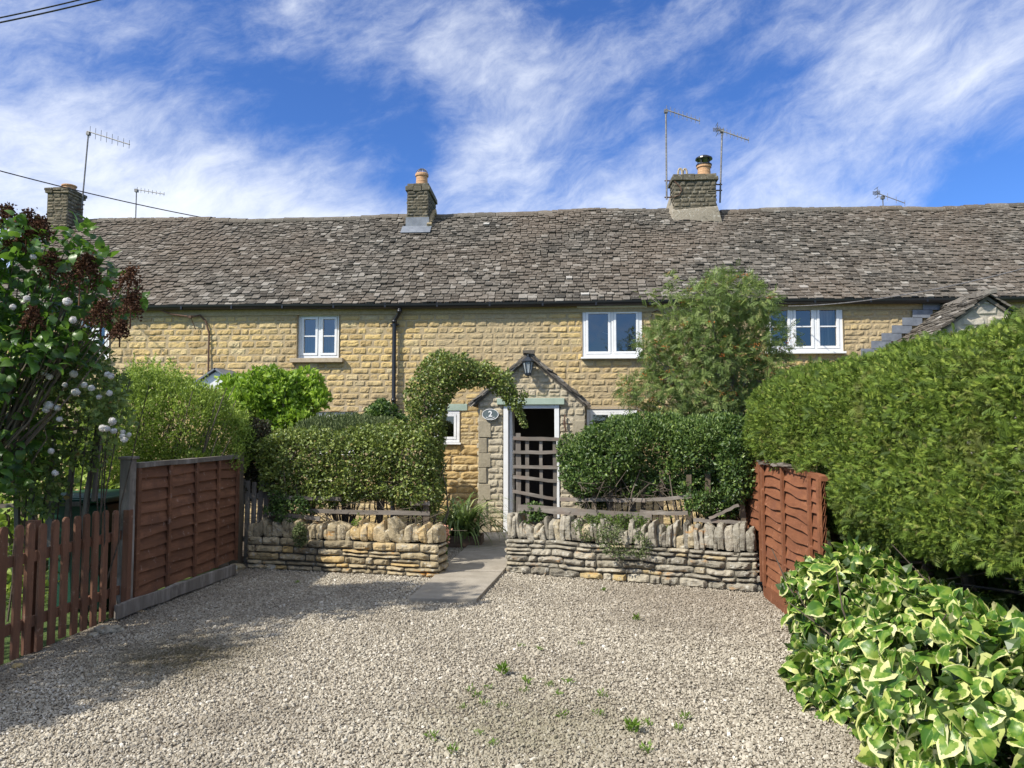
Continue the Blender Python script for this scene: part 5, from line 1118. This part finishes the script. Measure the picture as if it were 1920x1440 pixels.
# a scrap of shrub between window and rowan foot (behind the dark shrub)
# lilac at the left
ll = plant('lilac_tree', (-4.0, 5.4, 0), 'lilac with heart shaped leaves and dead brown flower heads at the left edge', 'tree')
yl_ = 5.35
LB = [(0, 880, 60), (50, 660, 85), (100, 640, 70), (120, 500, 60), (-40, 470, 80), (10, 760, 80), (180, 560, 50), (35, 500, 75), (105, 470, 52), (150, 440, 34), (175, 500, 45), (60, 590, 95), (140, 570, 62), (200, 560, 36), (20, 700, 100), (80, 680, 60), (165, 635, 40), (225, 600, 22), (0, 820, 80), (60, 800, 50), (-90, 560, 120), (-100, 760, 130), (-200, 650, 120), (240, 535, 18)]
sh = [sd_ell(P(px, py, yl_+((i*29) % 5-2)*.10), (r*yl_/F*1.02, .40 if r > 50 else .2, r*yl_/F)) for i, (px, py, r) in enumerate(LB)]
mb = leaves(sh, 3200, [T_outline(HEART, .5, .15), T_outline(HEART, .8, .06)], (.065, .115), thick=.5, amp=.10, freq=2.6, up=.0, droop=.35, out=.7, rand=.6, nup=.6, seed=81, jag=.5, bias=1.2, keep=lambda p: (p[:, 2] > 2.06) | (p[:, 0] < -3.93+.1*np.sin(p[:, 2]*7))); mb.build('crown', 'lilac_leaf', ll, smooth=True)
mb = MB(); lb = np.array((-4.62, 5.5, 0)); lfk = np.array((-4.55, 5.5, 1.0)); mb.tube([lb, (lb+lfk)/2, lfk], [.06, .05, .04], 8)
for i, (px, py, r) in enumerate(LB): c = P(px, py, yl_); stems(mb, lfk, [c+RNG.normal(0, r*yl_/F*.45, 3)*np.array((1, .5, 1)) for _ in range(3)], .014, .003, .12, 7, 5)
stems(mb, (-4.7, 5.3, 0), [lfk+(.1, 0, .5), lfk+(-.2, 0, .7)], .03, .02, .08)
mb.build('trunk', 'bark', ll)
for (px, py, r, lean) in ((50, 425, 30, .1), (15, 410, 24, -.1), (150, 515, 34, .2), (165, 505, 26, 0), (240, 530, 28, .3), (245, 575, 24, .2), (190, 590, 26, .1), (75, 430, 22, .2), (95, 500, 26, 0), (25, 450, 24, 0), (60, 600, 22, 0), (225, 620, 18, .3)):
    c = P(px, py, yl_-.28 if px > 30 else yl_-.2); rm = r*yl_/F; k = 620; rm *= 1.15; mb = MB(); hgt = RNG.random(k)**.7
    sub = RNG.integers(0, 7, k); sa = sub*.9; rad_ = rm*(1-hgt)*.8+.01
    p = np.stack([np.cos(sa)*rad_*1.0, np.sin(sa)*rad_*.8, (hgt-.5)*2*rm*.8], 1)+RNG.normal(0, rm*.13, (k, 3)); p[:, 0] += p[:, 2]*lean
    mb.inst(TL_WIDE, frames(RNG.normal(0, 1, (k, 3))+np.array((0, 0, .4)), RNG.normal(0, 1, (k, 3)), RNG.uniform(.014, .026, k)), c+p, RNG.uniform(0, 1, k)); mb.tube([c-(0, 0, rm*1.5), c+(0, 0, rm)], [.006, .002], 5); mb.build('flower_head', 'dead_flower', ll)

# climbing rose on its pole trellis
cr = plant('climbing_rose', (P(130, 900, 6.0)[0], 6.0, 0), 'climbing rose with clusters of white blooms above the picket fence', 'rose')
yq = 6.0
sh = [ell_px(150, 700, 5.6, 60, 40, .2), ell_px(190, 745, 5.6, 45, 40, .15), ell_px(100, 710, 5.6, 40, 30, .15), ell_px(215, 815, 5.6, 22, 22, .1), ell_px(120, 760, 6.0, 75, 62, .2), ell_px(190, 720, 6.05, 40, 42, .2), ell_px(80, 840, 6.0, 60, 60, .2), ell_px(165, 830, 6.0, 40, 50, .16), ell_px(70, 920, 6.0, 70, 45, .2), ell_px(150, 670, 5.9, 50, 30, .2)]
mb = leaves(sh, 4200, TL_WIDE, (.035, .065), thick=.35, amp=.1, freq=4, up=.2, rand=.8, seed=91, jag=.2); mb.build('foliage', 'rowan_leaf', cr)
mb = MB()
for k in range(13): px = random.uniform(20, 200); a = P(px, 960, yq); a[2] = 0; stems(mb, a, [P(px+random.gauss(10, 30), random.uniform(680, 800), yq+random.gauss(0, .06))], .009, .003, .12, 7, 5)
mb.build('stems', 'twig', cr)
for (px, py, r) in ((95, 706, 9), (82, 700, 7), (140, 701, 9), (122, 722, 8), (145, 735, 11), (158, 722, 9), (172, 728, 9), (185, 745, 8), (205, 737, 9), (202, 702, 9), (208, 705, 8), (93, 760, 11), (88, 768, 9), (108, 765, 8), (113, 786, 8), (190, 803, 9), (202, 804, 9), (210, 790, 9), (212, 808, 7), (230, 818, 9), (236, 824, 10), (243, 815, 6), (230, 810, 7), (98, 846, 9), (103, 887, 8), (52, 560, 8), (125, 566, 9), (137, 600, 8), (25, 576, 8), (60, 482, 7)):
    c = P(px+random.gauss(0, 1), py, 5.35 if py > 640 else yl_-.42); rm = r*5.35/F*1.08; k = 46; rm *= random.uniform(.75, 1.05); d = nrm(RNG.normal(0, 1, (k, 3))+np.array((0, -.4, .2))); mb = MB()
    tg_ = nrm(np.cross(d, RNG.normal(0, 1, (k, 3)))); mb.inst(T_leaf(.50, -.10, -.35), frames(tg_, d, RNG.uniform(.75, 1.1, k)*rm), c+d*rm*RNG.uniform(.55, .8, k)[:, None]-tg_*rm*.45, RNG.uniform(0, 1, k)); mb.build('bloom', 'white_petal', cr)
tr_ = plant('rustic_trellis', (P(120, 960, 6.1)[0], 6.1, 0), 'trellis of thin grey poles standing behind the picket fence', 'trellis')
for (x0, t0, x1, b1, w_) in ((58, 740, 60, 985, 9), (98, 700, 92, 985, 14), (146, 770, 118, 985, 8), (188, 770, 146, 985, 8), (30, 850, 34, 1010, 9), (200, 690, 176, 880, 6)):
    mb = MB(); mb.bar(P(x0, t0, 6.12), P(x1, b1+60, 6.12), w_/F*6.1, .03, up=(1, 0, 0), nseg=4, wob=.004, tint=random.random()); mb.build('pole', 'grey_wood', tr_)
for (x0, z0_, x1, z1_) in ((50, 756, 150, 752), (50, 802, 165, 805), (10, 844, 175, 850), (0, 948, 150, 945)):
    mb = MB(); mb.bar(P(x0, z0_, 6.15), P(x1, z1_, 6.15), .035, .025, nseg=4, wob=.004); mb.build('rail', 'grey_wood', tr_)

# wheelie bin behind the picket fence
bc = P(168, 950, 6.55); bn = thing('wheelie_bin', (bc[0], 6.6, 0), 'dark green wheelie bin with closed lid behind the picket fence', 'bin')
zt = P(168, 930, 6.4)[2]; mb = MB(); mb.box((bc[0], 6.65, zt/2-.03), (.50, .52, zt-.08), taper=1.08); mb.build('body', 'green_plastic', bn, bevel=.02)
mb = MB(); mb.box((bc[0], 6.62, zt-.03), (.62, .66, .05), tint=.5); mb.box((bc[0], 6.62, zt+.005), (.52, .56, .045), tint=.5, taper=.8); mb.box((bc[0]+.02, 6.27, zt-.035), (.26, .05, .04)); mb.build('lid', 'green_plastic', bn, bevel=.014)
# garden hedge beyond, seen between the pickets
gh = plant('garden_shrub', (-5.2, 7.5, 0), 'leafy green shrub in the garden behind the picket fence', 'shrub')
mb = leaves([sd_ell((-4.9, 7.0, .55), (.9, .7, .7)), sd_ell((-6.2, 7.6, 1.3), (1.0, .8, 1.4)), sd_ell((-7.6, 8.3, 1.2), (1.4, 1.0, 1.3))], 9000, TL_WIDE, (.05, .10), thick=.35, amp=.12, freq=2, seed=95); mb.build('foliage', 'privet_leaf', gh)
mb = MB(); stems(mb, (-5.5, 7.4, 0), [(-5+random.gauss(0, .5), 7.2+random.gauss(0, .3), random.uniform(.5, 1.5)) for _ in range(14)], .03, .006, .15); mb.build('stems', 'bark', gh)
# the neighbour's trees just outside the left edge, whose shade falls on the gravel
nt = plant('neighbour_tree', (-5.6, 3.0, 0), 'leafy garden tree just beyond the left edge of the view', 'tree')
mb = leaves([sd_ell((-5.35, 3.3, 1.9), (.9, 1.0, 1.0)), sd_ell((-5.9, 2.5, 2.2), (.9, .9, 1.0)), sd_ell((-4.75, 4.2, 2.2), (.45, .6, .7))], 4200, TL_WIDE, (.07, .12), thick=.5, amp=.2, freq=1.6, seed=97, jag=.4); mb.build('crown', 'lilac_leaf', nt)
mb = MB(); stems(mb, (-5.6, 3.0, 0), [(-5.3+random.gauss(0, .4), 3.2+random.gauss(0, .4), random.uniform(1.4, 2.7)) for _ in range(16)], .06, .01, .15, 6, 7); mb.build('trunk', 'bark', nt)

# strap leaved plant in a timber trough
yt = 10.2; tc_ = P(868, 985, yt); tp = thing('timber_planter', (tc_[0], yt, 0), 'low timber trough planter beside the porch', 'planter')
zp0 = 0; a_ = P(835, 990, yt)[0]; b_ = P(905, 990, yt)[0]; hp_ = .16
mb = MB(); mb.box(((a_+b_)/2, yt-.16, hp_/2), (b_-a_, .035, hp_)); mb.box(((a_+b_)/2, yt+.16, hp_/2), (b_-a_, .035, hp_)); mb.box((a_+.018, yt, hp_/2), (.035, .285, hp_)); mb.box((b_-.018, yt, hp_/2), (.035, .285, hp_)); mb.build('trough', 'planter_wood', tp, bevel=.006)
mb = MB(); mb.box(((a_+b_)/2, yt, hp_-.035), (b_-a_-.06, .28, .04)); mb.build('soil', 'soil', tp)
st = plant('strap_leaved_plant', ((a_+b_)/2-.03, yt, hp_), 'clump of arching strap leaves in the timber trough by the porch', 'plant')
mb = MB()
for k in range(190):
    az = random.uniform(0, 2*math.pi); L = random.uniform(.6, 1.15); el = random.uniform(.7, 1.5); c = np.array(((a_+b_)/2-.03+random.gauss(0, .10), yt+random.gauss(0, .06), hp_-.03)); d = np.array((math.cos(az), math.sin(az)*.7, 0)); pts = []; wds = []; p = c.copy(); e = el; s_ = L/7
    for i in range(8): pts.append(p.copy()); wds.append(.023*(1-(i/7)**2.2)+.001); p = p+(d*math.cos(e)+np.array((0, 0, 1))*math.sin(e))*s_; e -= random.uniform(.16, .34)*(1+.12*i)
    sd_ = np.array((-d[1], d[0], 0)); V = []
    for q, w_ in zip(pts, wds): V += [q-sd_*w_, q+sd_*w_]
    f = []
    for i in range(7): f += [2*i, 2*i+1, 2*i+3, 2*i+2]
    V = np.array(V); V[:, 2] = np.maximum(V[:, 2], .02); mb.add(V, f, [4]*7)
mb.build('leaf_clump', 'strap_leaf', st, smooth=True)
pk = plant('pink_flowers', P(833, 1003, 8.5)*np.array((1, 1, 0)), 'small peach pink flower clump at the end of the orange lichened wall', 'flowers')
c = P(833, 1002, 8.45); mb = MB(); k = 160; p = c+RNG.normal(0, .035, (k, 3))*np.array((.8, .8, 1.3)); mb.inst(TL_WIDE, frames(RNG.normal(0, 1, (k, 3)), RNG.normal(0, 1, (k, 3)), RNG.uniform(.02, .035, k)), p, RNG.uniform(0, 1, k)); mb.build('blossom', 'pink_petal', pk)
mb = MB(); stems(mb, (c[0], c[1], 0), [c+RNG.normal(0, .04, 3) for _ in range(9)], .005, .003, .04); mb.build('stems', 'weed_leaf', pk)

# creepers on and behind the low walls
def creeper(label, cx, cy, y, a, b, d, n, mat='weed_leaf', sz=(.015, .03), nm='creeping_plant', tint=(0, .9)):
    c = P(cx, cy, y); mb = leaves([sd_ell(c, (a*y/F, d, b*y/F))], n, TL_WIDE, sz, thick=.12, amp=.05, freq=7, up=.3, rand=.7, tint=tint, jag=.3); tag(mb.build(nm, mat), label, 'plant')
mr = (WR0+WR1)/2
creeper('green creeping plant trailing over the coping of the right stone wall', 1150, 990, 8.05, 85, 20, .22, 2600, 'grey_green')
creeper('bright green weeds on top of the right stone wall', 1175, 975, 8.15, 75, 10, .15, 1100)
creeper('trailing stems hanging down the face of the right stone wall', 1170, 1018, 7.78, 50, 20, .06, 900, 'grey_green')
creeper('small dark plant where the lattice gate meets the right stone wall', 1003, 962, 8.4, 30, 18, .12, 900, 'dark_shrub', (.02, .04))
creeper('round mossy cushion plant on the face of the left stone wall', 560, 1008, 8.12, 13, 20, .07, 1300, 'grey_green', (.012, .025), 'cushion_plant')
creeper('thin green seedling on the coping of the left stone wall', 672, 988, 8.25, 8, 20, .05, 180)
creeper('green ivy scrambling through the rails at the left end of the low wall', 540, 955, 8.45, 50, 26, .12, 1300, 'dark_shrub', (.025, .045))

# weeds in the drive
def weed(px, py, h, spread, n, label, group=None):
    h *= 1.05; n = int(n*1.3)
    c = G(px, py); mb = MB(); k = n; az = RNG.uniform(0, 6.28, k); d = np.stack([np.cos(az), np.sin(az), RNG.uniform(.4, 2.2, k)], 1); p = c+np.stack([np.cos(az), np.sin(az), np.zeros(k)], 1)*RNG.uniform(0, spread, k)[:, None]+np.array((0, 0, .008))+np.array((0, 0, 1.))*(RNG.random(k)*h*.6)[:, None]
    mb.inst(TL_NARROW, frames(d, RNG.normal(0, .4, (k, 3))+np.array((0, 0, 1.)), RNG.uniform(.35, .8, k)*h), p, RNG.uniform(0, 1, k)); o = mb.build('weed', 'weed_leaf', origin=c); tag(o, label, 'weed', group)
GRP = 'weeds growing through the drive gravel'
for (px, py, h, lab) in ((942, 1268, .075, 'tallest bright green weed tuft in the middle of the gravel drive'), (1185, 1376, .07, 'bright weed rosette low in the picture right of centre'), (1193, 1165, .05, 'lone weed in the gravel a little in front of the right stone wall'), (1132, 1110, .035, 'tiny weed at the foot of the right stone wall'), (558, 1095, .03, 'tiny weed at the foot of the left stone wall')):
    weed(px, py, h, .025, 34, lab, GRP)
for (px, py) in ((880, 1300), (895, 1310), (915, 1295), (910, 1325), (985, 1300), (988, 1285), (1030, 1290), (1067, 1285), (1050, 1308), (1055, 1348), (1213, 1364), (1272, 1374), (1285, 1352), (1213, 1415), (868, 1332), (808, 1390), (900, 1382), (848, 1417), (1130, 1310), (975, 1215), (1088, 1212), (925, 1400), (940, 1330), (1010, 1222), (1120, 1345)):
    weed(px+random.gauss(0, 1), py, random.uniform(.025, .05), .03, 22, 'small green weed tuft growing through the driveway gravel', GRP)
# loose stones at the fence foot
def rock(px, py, r, label, mat='dry_stone'):
    c = G(px, py); bm_ = MB(); n1, n2 = 10, 7; V = []
    for j in range(n2+1):
        for i in range(n1): th = math.pi*j/n2; ph = 2*math.pi*i/n1; V.append((math.sin(th)*math.cos(ph), math.sin(th)*math.sin(ph), math.cos(th)))
    V = np.array(V); e = 2.6; V = V/((np.abs(V)**e).sum(1)**(1/e))[:, None]; V = V*(1+.22*vnoise(V, 1.6, int(px)))[:, None]*np.array((r*1.25, r, r*.62)); f = []; S_ = []
    for j in range(n2):
        for i in range(n1): f += [j*n1+i, (j+1)*n1+i, (j+1)*n1+(i+1) % n1, j*n1+(i+1) % n1]; S_.append(4)
    bm_.add(V+c+np.array((0, 0, r*.45)), f, S_, random.uniform(.5, 1)); tag(bm_.build('loose_stone', mat), label, 'stone')
for args in ((193, 1188, .055, 'yellowish stone nearest the picket fence end'), (212, 1186, .05, 'pale stone touching the tip of the grey plank'), (176, 1193, .028, 'small stone under the last pickets'), (224, 1184, .03, 'small pale stone in front of the grey plank tip'), (474, 1056, .09, 'largest loose boulder at the left end of the left stone wall'), (446, 1069, .07, 'pale boulder beside the left fence post'), (487, 1066, .06, 'dark flat stone in front of the largest boulder'), (508, 1067, .065, 'brown stone tumbled at the left wall foot'), (33, 1252, .028, 'flat white stone at the foot of the nearest pickets')): rock(*args)
